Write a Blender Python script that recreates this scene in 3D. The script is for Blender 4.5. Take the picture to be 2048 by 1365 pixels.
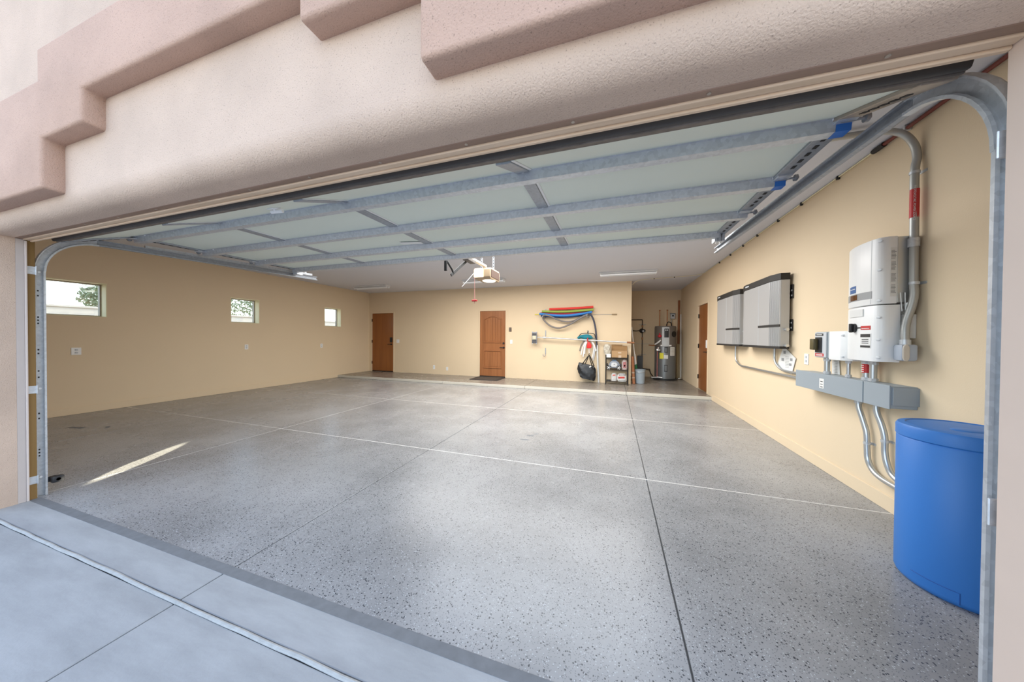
import bpy, bmesh, math, random
from mathutils import Vector, Matrix
random.seed(7)
S = bpy.context.scene
COL = S.collection
for o in list(bpy.data.objects): bpy.data.objects.remove(o)

# ------------------------------------------------------------------ camera
CAM_H = 1.2956
yaw, pitch, roll, fpx = .3184, -.0113, .0075, 615.2
c, s = math.cos(yaw), math.sin(yaw); cp, sp = math.cos(pitch), math.sin(pitch); cr, sr = math.cos(roll), math.sin(roll)
R = Vector((c, s, 0)); F = Vector((-s*cp, c*cp, sp)); U = Vector((s*sp, -c*sp, cp))
R2 = cr*R + sr*U; U2 = -sr*R + cr*U
cd = bpy.data.cameras.new('camera'); cam = bpy.data.objects.new('camera', cd); COL.objects.link(cam)
M = Matrix((R2, U2, -F)).transposed().to_4x4(); M.translation = (0, 0, CAM_H)
cam.matrix_world = M
cd.sensor_fit = 'HORIZONTAL'; cd.sensor_width = 36; cd.lens = fpx/2048*36; cd.clip_start = .05; cd.clip_end = 300
S.camera = cam

# ------------------------------------------------------------------ sky, sun, exposure
W = bpy.data.worlds.new('sky'); S.world = W; W.use_nodes = True
nt = W.node_tree; bg = nt.nodes['Background']
sky = nt.nodes.new('ShaderNodeTexSky'); sky.sky_type = 'NISHITA'
sky.sun_disc = False; sky.sun_elevation = math.radians(42); sky.sun_rotation = math.radians(25)
sky.dust_density = 1.5; sky.ozone_density = 1.0; sky.air_density = 1.0
hs = nt.nodes.new('ShaderNodeHueSaturation'); hs.inputs['Saturation'].default_value = .72
nt.links.new(sky.outputs[0], hs.inputs['Color']); nt.links.new(hs.outputs[0], bg.inputs[0])
bg.inputs[1].default_value = .46
def lamp(name, kind, loc, direction, energy, color, **kw):
    l = bpy.data.lights.new(name, kind); l.energy = energy; l.color = color
    for k, v in kw.items(): setattr(l, k, v)
    o = bpy.data.objects.new(name, l); o.location = loc
    o.rotation_euler = Vector(direction).to_track_quat('-Z', 'Y').to_euler(); COL.objects.link(o)
    return o
lamp('sun', 'SUN', (3, 20, 20), (-.30, -.72, -.63), 1.5, (1, .93, .82), angle=.009)
# two added soft fill lights under the ceiling; the strip fixtures stay unlit
lamp('ceiling_lights_rear', 'AREA', (-2.0, 6.35, 2.80), (0, 0, -1), 115, (1, .96, .91), shape='RECTANGLE', size=5.4, size_y=1.7)
lamp('ceiling_lights_front', 'AREA', (-1.1, 4.35, 2.80), (0, 0, -1), 76, (.93, .97, 1.0), shape='RECTANGLE', size=3.4, size_y=1.5)
# added spot imitating a reflected sun glint: thin streak by the left jamb
g = lamp('window_glint', 'SPOT', (-.02, -5.5, 1.16), (-4.58+.02, 1.80+5.5, -1.16), 36000, (1, .93, .72),
         spot_size=math.radians(.70), spot_blend=.35, shadow_soft_size=.01)
S.view_settings.view_transform = 'Standard'; S.view_settings.look = 'None'
S.view_settings.gamma = 1; S.view_settings.use_curve_mapping = False
S.view_settings.exposure = 0.9

# ------------------------------------------------------------------ materials
def nodes(m): return m.node_tree.nodes, m.node_tree.links
def mat(name, col, rough=.6, metal=0, noise=0, nscale=8, bump=0, bscale=60, bdist=.01, spec=.5, emit=0, coat=0):
    m = bpy.data.materials.new(name); m.use_nodes = True
    N, L = nodes(m); b = N['Principled BSDF']
    b.inputs['Base Color'].default_value = (*col, 1); b.inputs['Roughness'].default_value = rough
    b.inputs['Metallic'].default_value = metal; b.inputs['Specular IOR Level'].default_value = spec
    b.inputs['Coat Weight'].default_value = coat; b.inputs['Coat Roughness'].default_value = .15
    if emit:
        b.inputs['Emission Color'].default_value = (*col, 1); b.inputs['Emission Strength'].default_value = emit
    if noise or bump:
        tc = N.new('ShaderNodeTexCoord')
    if noise:
        n = N.new('ShaderNodeTexNoise'); n.inputs['Scale'].default_value = nscale; n.inputs['Detail'].default_value = 5
        L.new(tc.outputs['Object'], n.inputs['Vector'])
        mx = N.new('ShaderNodeMix'); mx.data_type = 'RGBA'
        mx.inputs['A'].default_value = (*[v*(1-noise) for v in col], 1); mx.inputs['B'].default_value = (*[min(1, v*(1+noise)) for v in col], 1)
        L.new(n.outputs['Fac'], mx.inputs['Factor']); L.new(mx.outputs['Result'], b.inputs['Base Color'])
    if bump:
        n2 = N.new('ShaderNodeTexNoise'); n2.inputs['Scale'].default_value = bscale; n2.inputs['Detail'].default_value = 4
        L.new(tc.outputs['Object'], n2.inputs['Vector'])
        bp = N.new('ShaderNodeBump'); bp.inputs['Strength'].default_value = bump; bp.inputs['Distance'].default_value = bdist
        L.new(n2.outputs['Fac'], bp.inputs['Height']); L.new(bp.outputs[0], b.inputs['Normal'])
    return m
def flake_mat(name, base, warm):
    m = mat(name, base, .3, spec=.28); N, L = nodes(m); b = N['Principled BSDF']
    g = N.new('ShaderNodeNewGeometry')
    n1 = N.new('ShaderNodeTexNoise'); n1.inputs['Scale'].default_value = .9; n1.inputs['Detail'].default_value = 6
    n1.inputs['Roughness'].default_value = .6; L.new(g.outputs['Position'], n1.inputs['Vector'])
    cr_ = N.new('ShaderNodeValToRGB'); L.new(n1.outputs['Fac'], cr_.inputs[0])
    cr_.color_ramp.elements[0].position = .32; cr_.color_ramp.elements[0].color = (*[v*.72 for v in base], 1)
    cr_.color_ramp.elements[1].position = .68; cr_.color_ramp.elements[1].color = (*[min(1, v*1.18) for v in base], 1)
    cur = cr_.outputs[0]
    for scale, thr, size, colr, seed in ((115, .075, .42, (.045, .048, .055), 0), (150, .07, .38, (.46, .47, .48), 5.3), (230, .12, .45, (.13, .13, .14), 9.1)):
        ad = N.new('ShaderNodeVectorMath'); ad.inputs[1].default_value = (seed, seed*1.7, 0); L.new(g.outputs['Position'], ad.inputs[0])
        v = N.new('ShaderNodeTexVoronoi'); v.voronoi_dimensions = '2D'; v.inputs['Scale'].default_value = scale
        L.new(ad.outputs[0], v.inputs['Vector'])
        sx = N.new('ShaderNodeSeparateColor'); L.new(v.outputs['Color'], sx.inputs[0])
        a = N.new('ShaderNodeMath'); a.operation = 'LESS_THAN'; a.inputs[1].default_value = thr; L.new(sx.outputs[0], a.inputs[0])
        d = N.new('ShaderNodeMath'); d.operation = 'LESS_THAN'; d.inputs[1].default_value = size; L.new(v.outputs['Distance'], d.inputs[0])
        mu = N.new('ShaderNodeMath'); mu.operation = 'MULTIPLY'; L.new(a.outputs[0], mu.inputs[0]); L.new(d.outputs[0], mu.inputs[1])
        mx = N.new('ShaderNodeMix'); mx.data_type = 'RGBA'; mx.inputs['B'].default_value = (*colr, 1)
        L.new(mu.outputs[0], mx.inputs['Factor']); L.new(cur, mx.inputs['A']); cur = mx.outputs['Result']
    L.new(cur, b.inputs['Base Color'])
    rr = N.new('ShaderNodeMapRange'); rr.inputs['To Min'].default_value = .2; rr.inputs['To Max'].default_value = .34
    L.new(n1.outputs['Fac'], rr.inputs['Value']); L.new(rr.outputs[0], b.inputs['Roughness'])
    n3 = N.new('ShaderNodeTexNoise'); n3.inputs['Scale'].default_value = 40; L.new(g.outputs['Position'], n3.inputs['Vector'])
    bp = N.new('ShaderNodeBump'); bp.inputs['Strength'].default_value = .12; bp.inputs['Distance'].default_value = .004
    L.new(n3.outputs['Fac'], bp.inputs['Height']); L.new(bp.outputs[0], b.inputs['Normal'])
    return m
def concrete_mat(name, base):
    m = mat(name, base, .75, spec=.3); N, L = nodes(m); b = N['Principled BSDF']
    g = N.new('ShaderNodeNewGeometry')
    mp = N.new('ShaderNodeMapping'); mp.inputs['Scale'].default_value = (.8, 3, 1); L.new(g.outputs['Position'], mp.inputs[0])
    n = N.new('ShaderNodeTexNoise'); n.inputs['Scale'].default_value = 2.2; n.inputs['Detail'].default_value = 9; n.inputs['Roughness'].default_value = .65
    L.new(mp.outputs[0], n.inputs['Vector'])
    r = N.new('ShaderNodeValToRGB'); L.new(n.outputs['Fac'], r.inputs[0])
    r.color_ramp.elements[0].position = .3; r.color_ramp.elements[0].color = (*[v*.8 for v in base], 1)
    r.color_ramp.elements[1].position = .7; r.color_ramp.elements[1].color = (*[v*1.12 for v in base], 1)
    L.new(r.outputs[0], b.inputs['Base Color'])
    n2 = N.new('ShaderNodeTexNoise'); n2.inputs['Scale'].default_value = 90; n2.inputs['Detail'].default_value = 5; L.new(g.outputs['Position'], n2.inputs['Vector'])
    bp = N.new('ShaderNodeBump'); bp.inputs['Strength'].default_value = .25; bp.inputs['Distance'].default_value = .004
    L.new(n2.outputs['Fac'], bp.inputs['Height']); L.new(bp.outputs[0], b.inputs['Normal'])
    return m
def stucco_mat(name, base):
    m = mat(name, base, .85, spec=.25); N, L = nodes(m); b = N['Principled BSDF']
    g = N.new('ShaderNodeNewGeometry')
    n = N.new('ShaderNodeTexNoise'); n.inputs['Scale'].default_value = 2.5; n.inputs['Detail'].default_value = 7; L.new(g.outputs['Position'], n.inputs['Vector'])
    r = N.new('ShaderNodeValToRGB'); L.new(n.outputs['Fac'], r.inputs[0])
    r.color_ramp.elements[0].position = .3; r.color_ramp.elements[0].color = (*[v*.9 for v in base], 1)
    r.color_ramp.elements[1].position = .7; r.color_ramp.elements[1].color = (*[min(1, v*1.08) for v in base], 1)
    v = N.new('ShaderNodeTexNoise'); v.inputs['Scale'].default_value = 210; v.inputs['Detail'].default_value = 3; L.new(g.outputs['Position'], v.inputs['Vector'])
    sp_ = N.new('ShaderNodeMapRange'); sp_.inputs['From Min'].default_value = .60; sp_.inputs['From Max'].default_value = .72; L.new(v.outputs['Fac'], sp_.inputs['Value'])
    mx = N.new('ShaderNodeMix'); mx.data_type = 'RGBA'; mx.inputs['B'].default_value = (*[q*.6 for q in base], 1)
    L.new(sp_.outputs[0], mx.inputs['Factor']); L.new(r.outputs[0], mx.inputs['A']); L.new(mx.outputs['Result'], b.inputs['Base Color'])
    n2 = N.new('ShaderNodeTexNoise'); n2.inputs['Scale'].default_value = 170; n2.inputs['Detail'].default_value = 4; L.new(g.outputs['Position'], n2.inputs['Vector'])
    bp = N.new('ShaderNodeBump'); bp.inputs['Strength'].default_value = .55; bp.inputs['Distance'].default_value = .006
    L.new(n2.outputs['Fac'], bp.inputs['Height']); L.new(bp.outputs[0], b.inputs['Normal'])
    return m
def wood_mat(name, c1, c2, rough, axis='z', scale=14):
    m = mat(name, c1, rough); N, L = nodes(m); b = N['Principled BSDF']
    tc = N.new('ShaderNodeTexCoord'); mp = N.new('ShaderNodeMapping')
    mp.inputs['Scale'].default_value = {'z': (1, 1, .06), 'x': (.06, 1, 1), 'y': (1, .06, 1)}[axis]
    n = N.new('ShaderNodeTexNoise'); n.inputs['Scale'].default_value = scale; n.inputs['Detail'].default_value = 6
    L.new(tc.outputs['Object'], mp.inputs[0]); L.new(mp.outputs[0], n.inputs['Vector'])
    r = N.new('ShaderNodeValToRGB'); r.color_ramp.elements[0].position = .35; r.color_ramp.elements[1].position = .65
    r.color_ramp.elements[0].color = (*c1, 1); r.color_ramp.elements[1].color = (*c2, 1)
    L.new(n.outputs['Fac'], r.inputs[0]); L.new(r.outputs[0], b.inputs['Base Color'])
    return m
def glass_mat(name):
    m = bpy.data.materials.new(name); m.use_nodes = True; N, L = nodes(m)
    N.remove(N['Principled BSDF']); out = N['Material Output']
    t = N.new('ShaderNodeBsdfTransparent'); t.inputs[0].default_value = (.93, .96, .95, 1)
    gl = N.new('ShaderNodeBsdfGlossy'); gl.inputs['Roughness'].default_value = .03
    mx = N.new('ShaderNodeMixShader'); mx.inputs[0].default_value = .07
    L.new(t.outputs[0], mx.inputs[1]); L.new(gl.outputs[0], mx.inputs[2]); L.new(mx.outputs[0], out.inputs[0])
    return m
def galv_mat(name, base=(.60, .62, .64), rough=.45, metal=.55):
    m = mat(name, base, rough, metal); N, L = nodes(m); b = N['Principled BSDF']
    tc = N.new('ShaderNodeTexCoord')
    v = N.new('ShaderNodeTexVoronoi'); v.inputs['Scale'].default_value = 60; L.new(tc.outputs['Object'], v.inputs['Vector'])
    bw = N.new('ShaderNodeRGBToBW'); L.new(v.outputs['Color'], bw.inputs[0])
    mx = N.new('ShaderNodeMix'); mx.data_type = 'RGBA'
    mx.inputs['A'].default_value = (*[q*.88 for q in base], 1); mx.inputs['B'].default_value = (*[min(1, q*1.12) for q in base], 1)
    L.new(bw.outputs[0], mx.inputs['Factor']); L.new(mx.outputs['Result'], b.inputs['Base Color'])
    return m

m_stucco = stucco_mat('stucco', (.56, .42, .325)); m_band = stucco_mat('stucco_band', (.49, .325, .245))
m_wall = mat('wall_paint', (.76, .61, .42), .7, bump=.12, bscale=130, bdist=.004, noise=.03, nscale=1.2, spec=.3)
m_ceil = mat('ceiling_paint', (.68, .685, .735), .85, bump=.1, bscale=90, bdist=.004)
m_floor = flake_mat('flake_floor', (.318, .314, .31), 0); m_step = flake_mat('flake_step', (.26, .23, .195), 0)
m_riser = mat('riser_paint', (.62, .58, .50), .6, noise=.12, nscale=120)
m_conc = concrete_mat('concrete', (.36, .365, .365)); m_bead = mat('joint_bead', (.40, .40, .385), .9, noise=.25, nscale=30, bump=.5, bscale=60, bdist=.01)
m_darkstrip = mat('seal_stain', (.17, .175, .18), .8, noise=.25, nscale=25)
m_caulk = mat('caulk', (.66, .64, .60), .7); m_gap = mat('joint_grey', (.10, .10, .10), .9)
m_gravel = mat('gravel', (.55, .45, .35), .95, noise=.3, nscale=20)
m_block = mat('block_wall', (.40, .38, .34), .9, noise=.1, nscale=5)
m_trimb = wood_mat('trim_brown', (.24, .15, .10), (.29, .185, .13), .6, 'x', 30)
m_triml = wood_mat('trim_light', (.58, .42, .28), (.68, .51, .36), .5, 'x', 40)
m_jamb = mat('jamb_paint', (.50, .43, .39), .6, noise=.05)  # left liner: its shade is put into this greyer paint colour
m_jambl = mat('jamb_paint_light', (.62, .53, .48), .6)
m_door = wood_mat('door_stain', (.26, .085, .018), (.31, .105, .023), .36)
m_door2 = wood_mat('door_stain_panel', (.30, .115, .04), (.37, .145, .052), .4)
m_black = mat('black_metal', (.016, .014, .013), .6); m_blackp = mat('black_plastic', (.02, .02, .022), .45)
m_galv = galv_mat('galvanised'); m_galvd = galv_mat('galvanised_dark', (.36, .38, .41), .5); m_rust = mat('rusty_steel', (.17, .145, .125), .7, .3, noise=.6, nscale=18)
m_rustgalv = mat('rusty_galvanised', (.40, .34, .28), .5, .5, noise=.45, nscale=12)
m_blue = mat('blue_marker_paint', (.03, .17, .55), .45)
m_panel = mat('door_panel', (.72, .77, .68), .55, noise=.03, nscale=2)
m_white = mat('white_paint', (.78, .78, .76), .45); m_whitep = mat('white_plastic', (.88, .88, .87), .35)
m_grey = mat('grey_enamel', (.32, .36, .39), .5); m_greyl = mat('grey_light', (.58, .60, .62), .45)
m_alu = mat('brushed_aluminium', (.62, .62, .61), .35, .8); m_batt = mat('battery_grey', (.47, .47, .47), .42, .35)
m_red = mat('red_label', (.55, .03, .03), .5); m_label = mat('paper_label', (.78, .77, .74), .6); m_ink = mat('ink', (.03, .03, .03), .6)
m_inkg = mat('ink_grey', (.30, .30, .30), .6)
m_blul = mat('blue_label', (.05, .13, .33), .5); m_yel = mat('yellow_label', (.80, .72, .05), .5)
m_tank = mat('blue_polyethylene', (.035, .19, .56), .48, bump=.06, bscale=200, bdist=.002)
m_copper = mat('copper', (.45, .20, .09), .4, .7); m_redpipe = mat('red_pipe', (.17, .03, .02), .5)
m_conduit = mat('conduit', (.55, .58, .60), .32, .85); m_conduitd = mat('conduit_dull', (.45, .45, .43), .45, .6)
m_card = mat('cardboard', (.42, .26, .13), .8, noise=.06); m_cardin = mat('cardboard_dark', (.36, .21, .09), .8)
m_tape = mat('packing_tape', (.55, .42, .30), .5)
m_heater = mat('heater_grey', (.16, .165, .17), .35, .3); m_heatertop = mat('heater_brown_grey', (.17, .15, .135), .4, .2)
m_fluor = mat('fixture_white', (.72, .72, .72), .4); m_tube = mat('tube_white', (.86, .87, .88), .3)
m_opener = mat('opener_housing', (.42, .30, .18), .5); m_openers = mat('opener_side', (.09, .04, .02), .6)
m_lens = mat('lamp_lens', (1.0, .86, .58), .4, emit=1.6)
m_glass = glass_mat('window_glass'); m_winframe = mat('window_frame', (.36, .31, .24), .5)
m_cream = mat('reveal_cream', (.80, .72, .48), .7)
m_orgrope = mat('red_rope', (.62, .12, .10), .6)

# ------------------------------------------------------------------ mesh helpers
class MB:
    def __init__(self): self.bm = bmesh.new()
    def _new(self, verts, bev=0, seg=2):
        if bev:
            es = list({e for v in verts for e in v.link_edges})
            bmesh.ops.bevel(self.bm, geom=es, offset=bev, segments=seg, affect='EDGES', profile=.5, clamp_overlap=True)
        return self
    def box(self, x0, x1, y0, y1, z0, z1, bev=0, seg=2, rot=None):
        r = bmesh.ops.create_cube(self.bm, size=1)
        for v in r['verts']:
            v.co = Vector(((x0+x1)/2 + v.co.x*(x1-x0), (y0+y1)/2 + v.co.y*(y1-y0), (z0+z1)/2 + v.co.z*(z1-z0)))
        vs = r['verts']
        if rot: bmesh.ops.rotate(self.bm, verts=vs, cent=((x0+x1)/2, (y0+y1)/2, (z0+z1)/2), matrix=Matrix.Rotation(rot[0], 3, rot[1]))
        return self._new(vs, bev, seg)
    def cyl(self, p0, p1, r, r2=None, n=16, caps=True):
        p0, p1 = Vector(p0), Vector(p1); d = p1-p0
        q = d.to_track_quat('Z', 'Y').to_matrix().to_4x4(); q.translation = (p0+p1)/2
        bmesh.ops.create_cone(self.bm, cap_ends=caps, segments=n, radius1=r, radius2=r if r2 is None else r2, depth=d.length, matrix=q)
        return self
    def tube(self, pts, r, n=10, smooth=True, rads=None):
        pts = [Vector(p) for p in pts]
        if smooth: pts, rads = spline(pts, rads)
        rings = []; prev = None
        for i, p in enumerate(pts):
            t = (pts[min(i+1, len(pts)-1)] - pts[max(i-1, 0)]).normalized()
            if prev is None:
                a = t.cross(Vector((0, 0, 1)) if abs(t.z) < .9 else Vector((1, 0, 0))).normalized()
            else:
                a = (prev - t*prev.dot(t)).normalized()
            prev = a; b = t.cross(a); rr = rads[i] if rads else r
            rings.append([self.bm.verts.new(p + rr*(math.cos(2*math.pi*k/n)*a + math.sin(2*math.pi*k/n)*b)) for k in range(n)])
        for A, B in zip(rings, rings[1:]):
            for k in range(n): self.bm.faces.new((A[k], A[(k+1) % n], B[(k+1) % n], B[k]))
        self.bm.faces.new(rings[0][::-1]); self.bm.faces.new(rings[-1])
        return self
    def lathe(self, prof, cx, cy, n=40):
        rings = []
        for r, z in prof:
            rings.append([self.bm.verts.new((cx + r*math.cos(2*math.pi*k/n), cy + r*math.sin(2*math.pi*k/n), z)) for k in range(n)])
        for A, B in zip(rings, rings[1:]):
            for k in range(n): self.bm.faces.new((A[k], A[(k+1) % n], B[(k+1) % n], B[k]))
        self.bm.faces.new(rings[0][::-1]); self.bm.faces.new(rings[-1])
        return self
    def prism(self, poly, axis, a, b, bev=0, seg=3):
        """polygon in the plane normal to axis ('x': (y,z), 'y': (x,z), 'z': (x,y)), from a to b"""
        f = {'x': lambda p, t: (t, p[0], p[1]), 'y': lambda p, t: (p[0], t, p[1]), 'z': lambda p, t: (p[0], p[1], t)}[axis]
        A = [self.bm.verts.new(f(p, a)) for p in poly]; B = [self.bm.verts.new(f(p, b)) for p in poly]; n = len(poly)
        fa = self.bm.faces.new(A); fb = self.bm.faces.new(B[::-1])
        for k in range(n): self.bm.faces.new((A[k], B[k], B[(k+1) % n], A[(k+1) % n]))
        bmesh.ops.recalc_face_normals(self.bm, faces=self.bm.faces)
        if bev: return self._new(A+B, bev, seg)
        return self
    def sweep(self, prof, path, closed=True):
        """prof: list of (u along X, v along path normal); path: list of (y, z) points"""
        rings = []
        for i, (y, z) in enumerate(path):
            y0, z0 = path[max(i-1, 0)]; y1, z1 = path[min(i+1, len(path)-1)]
            ty, tz = y1-y0, z1-z0; l = math.hypot(ty, tz); ny, nz = tz/l, -ty/l
            rings.append([self.bm.verts.new((u, y+ny*v, z+nz*v)) for u, v in prof])
        n = len(prof)
        for A, B in zip(rings, rings[1:]):
            for k in range(n): self.bm.faces.new((A[k], A[(k+1) % n], B[(k+1) % n], B[k]))
        self.bm.faces.new(rings[0][::-1]); self.bm.faces.new(rings[-1])
        bmesh.ops.recalc_face_normals(self.bm, faces=self.bm.faces)
        return self
    def ball(self, cc, rx, ry, rz, n=16, m=10):
        mx = Matrix.Diagonal((rx, ry, rz, 1)); mx.translation = cc
        bmesh.ops.create_uvsphere(self.bm, u_segments=n, v_segments=m, radius=1, matrix=mx)
        return self
def spline(pts, rads=None, sub=8):
    out = []; ro = [] if rads else None; n = len(pts)
    for i in range(n-1):
        p0, p1, p2, p3 = pts[max(i-1, 0)], pts[i], pts[i+1], pts[min(i+2, n-1)]
        for k in range(sub):
            t = k/sub
            out.append(.5*((2*p1) + (p2-p0)*t + (2*p0-5*p1+4*p2-p3)*t*t + (3*p1-p0-3*p2+p3)*t**3))
            if rads: ro.append(rads[i]*(1-t)+rads[i+1]*t)
    out.append(pts[-1])
    if rads: ro.append(rads[-1])
    return out, ro
ORG = {}
def obj(name, mb, material, parent=None, kind=None, smooth=True, label=None, angle=40):
    bm = mb.bm; me = bpy.data.meshes.new(name)
    if parent is not None: org = Vector(ORG[parent.name])
    else:
        xs = [v.co for v in bm.verts]; lo = [min(v[i] for v in xs) for i in range(3)]; hi = [max(v[i] for v in xs) for i in range(3)]
        org = Vector(((lo[0]+hi[0])/2, (lo[1]+hi[1])/2, lo[2]))
    bmesh.ops.translate(bm, verts=bm.verts, vec=-org)
    bmesh.ops.recalc_face_normals(bm, faces=bm.faces)
    bm.to_mesh(me); bm.free()
    if smooth:
        me.polygons.foreach_set('use_smooth', [True]*len(me.polygons)); me.set_sharp_from_angle(angle=math.radians(angle))
    for mm in (material if isinstance(material, (list, tuple)) else [material]): me.materials.append(mm)
    o = bpy.data.objects.new(name, me); COL.objects.link(o)
    if parent is None: o.location = org
    else: o.parent = parent
    ORG[o.name] = tuple(org)
    if kind: o['kind'] = kind
    if label: o['label'] = label
    return o
def tag(o, label, cat, group=None):
    o['label'] = label; o['category'] = cat
    if group: o['group'] = group
    return o
def thing(name, label, cat, loc, group=None):
    o = bpy.data.objects.new(name, None); COL.objects.link(o); o.location = loc; o.empty_display_size = .1
    ORG[o.name] = tuple(loc); return tag(o, label, cat, group)
def struct(name, mb, material, smooth=False): return obj(name, mb, material, None, 'structure', smooth)
def struct_empty(name, loc):
    o = bpy.data.objects.new(name, None); COL.objects.link(o); o.location = loc; ORG[o.name] = tuple(loc); o['kind'] = 'structure'; return o
def copy_thing(root, delta, label=None):
    r = root.copy(); COL.objects.link(r); r.location = Vector(root.location) + Vector(delta)
    ORG[r.name] = tuple(r.location)
    if label: r['label'] = label
    for ch in list(root.children):
        c_ = ch.copy(); COL.objects.link(c_); c_.parent = r
        for g_ in list(ch.children):
            d_ = g_.copy(); COL.objects.link(d_); d_.parent = c_
    return r
def lettering(text, size, parent, mtx, material, name='lettering'):
    cu = bpy.data.curves.new(name, 'FONT'); cu.body = text; cu.size = size; cu.align_x = 'CENTER'; cu.align_y = 'CENTER'; cu.extrude = .0004
    tmp = bpy.data.objects.new('tmp_text', cu); COL.objects.link(tmp)
    bpy.context.view_layer.update()
    me = bpy.data.meshes.new_from_object(tmp); bpy.data.objects.remove(tmp)
    me.transform(Matrix.Translation(-Vector(ORG[parent.name])) @ mtx); me.materials.append(material)
    o = bpy.data.objects.new(name, me); COL.objects.link(o); o.parent = parent; ORG[o.name] = ORG[parent.name]
    return o
def facing(loc, xdir, ydir):
    x = Vector(xdir).normalized(); y = Vector(ydir).normalized(); z = x.cross(y)
    m = Matrix((x, y, z)).transposed().to_4x4(); m.translation = loc; return m

# ------------------------------------------------------------------ dimensions (metres; X along the facade, Y into the garage)
XL, XR, YB, YA, YS, ST, HC = -8.265, 1.996, 8.824, 10.762, 7.49, .07, 2.834
XA = .452; YF, YI = .88, 1.12; JL, JR, ZH = -4.286, .912, 2.02

# ================================================================== SETTING
# floor: joints split it into slabs
fl = struct('floor', MB().box(XL-.2, XR+.2, 1.105, YS+.02, -.25, -.012), m_gap)
xs = [XL, -6.35, -4.385, -2.0, .303, XR]; ys = [1.105, 3.06, 5.25, YS]
for i in range(5):
    for j in range(3):
        obj('slab', MB().box(xs[i]+.004, xs[i+1]-.004, ys[j]+.004, ys[j+1]-.004, -.03, 0, .003, 1), m_floor, fl, smooth=False)
for y in (3.06, 5.25):
    obj('joint_caulk', MB().box(XL, XR, y-.006, y+.006, -.02, -.0005), m_caulk, fl, smooth=False)
obj('joint_caulk', MB().box(-4.389, -4.381, 1.11, YS, -.02, -.0008), m_caulk, fl, smooth=False)
obj('seal_stain', MB().box(JL-.02, JR+.02, 1.084, 1.137, -.004, .0012), m_darkstrip, fl, smooth=False)
mk = MB()
for (x, y, a, b, r) in ((-1.03, 3.93, .05, .018, .3), (-1.06, 3.75, .055, .016, .1), (-.97, 4.02, .03, .012, .6), (-7.05, 2.15, .12, .03, .2), (-6.7, 2.3, .06, .02, -.4)):
    mk.box(x-a, x+a, y-b, y+b, -.002, .0008, rot=(r, 'Z'))
obj('stain', mk, m_darkstrip, fl, 'stuff', smooth=False)
# apron and driveway
dr = struct('driveway', MB().box(-12, 12, -14, 1.10, -.25, -.014), m_gap)
xd = [-9, -6.6, -4.3, -2.0, .303, 2.6, 5]
for i in range(6):
    obj('slab', MB().box(xd[i]+.004, xd[i+1]-.004, .912, 1.100, -.03, 0, .003, 1), m_conc, dr, smooth=False)
    for y0, y1 in ((-2.2, .889), (-5.3, -2.206), (-8.4, -5.306), (-12, -8.406)):
        obj('slab', MB().box(xd[i]+.004, xd[i+1]-.004, y0, y1, -.03, -.002, .004, 1), m_conc, dr, smooth=False)
pts = []; x = -9.0
bead = MB(); P_ = []
while x < 5: P_.append((x, .899+random.uniform(-.0025, .0025), -.003+random.uniform(-.001, .001))); x += .11
bead.tube(P_, .0095, 8, smooth=False); obj('joint_bead', bead, m_bead, dr)
struct('ground', MB().box(-70, 70, -70, 70, -.4, -.06), m_gravel)
# raised step along the back
stp = struct('trim_1', MB().box(XL, XR, YS+.02, YA, -.2, ST-.012), m_gap)
sx = [XL, -6.35, -4.5, -2.12, .29, XR]
for i in range(5):
    obj('slab', MB().box(sx[i]+.003, sx[i+1]-.003, YS+.012, YA, ST-.03, ST, .004, 1), m_step, stp, smooth=False)
    obj('riser', MB().box(sx[i]+.003, sx[i+1]-.003, YS, YS+.03, 0, ST-.002, .004, 1), m_riser, stp, smooth=False)
# walls
WZ0, WZ1 = 1.588, 2.168
wins = [(2.235, 2.845), (4.64, 5.241), (7.031, 7.622)]
wl = MB(); y = YF
for a, b in wins:
    wl.box(XL-.22, XL, y, a, -.2, 3.4); wl.box(XL-.22, XL, a, b, -.2, WZ0); wl.box(XL-.22, XL, a, b, WZ1, 3.4); y = b
wl.box(XL-.22, XL, y, YA+.2, -.2, 3.4)
struct('wall_left', wl, m_wall)
def wall_y(name, y0, y1, x0, x1, holes, mtl):
    mb = MB(); x = x0
    for a, b, z in holes:
        mb.box(x, a, y0, y1, -.2, 3.4); mb.box(a, b, y0, y1, z, 3.4); mb.box(a, b, y0+.1, y1, -.2, z); x = b
    mb.box(x, x1, y0, y1, -.2, 3.4)
    return struct(name, mb, mtl)
DT = ST+2.035
wall_y('wall_back', YB, YB+.2, XL, XA, [(-8.145, -7.215, DT+.02), (-3.985, -3.10, DT+.02)], m_wall)
struct('wall_alcove_left', MB().box(XA-.15, XA, YB+.2, YA, -.2, 3.4), m_wall)
struct('wall_alcove_back', MB().box(XA-.15, XR, YA, YA+.2, -.2, 3.4), m_wall)
wr = MB(); wr.box(XR, XR+.2, YF, 7.865, -.2, 3.4); wr.box(XR, XR+.2, 7.865, 8.72, DT+.02, 3.4); wr.box(XR+.1, XR+.2, 7.865, 8.72, -.2, DT+.02); wr.box(XR, XR+.2, 8.72, YA+.2, -.2, 3.4)
struct('wall_right', wr, m_wall)
struct('ceiling', MB().box(XL-.22, XR+.2, YI-.1, YA+.2, HC, HC+.35), m_ceil)
struct('baseboard_left', MB().box(XL, XL+.012, YI, YS+.0, 0, .115, .003, 1), m_wall)
struct('baseboard_right', MB().box(XR-.012, XR, YI, YS, 0, .118, .003, 1), m_wall)
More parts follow.
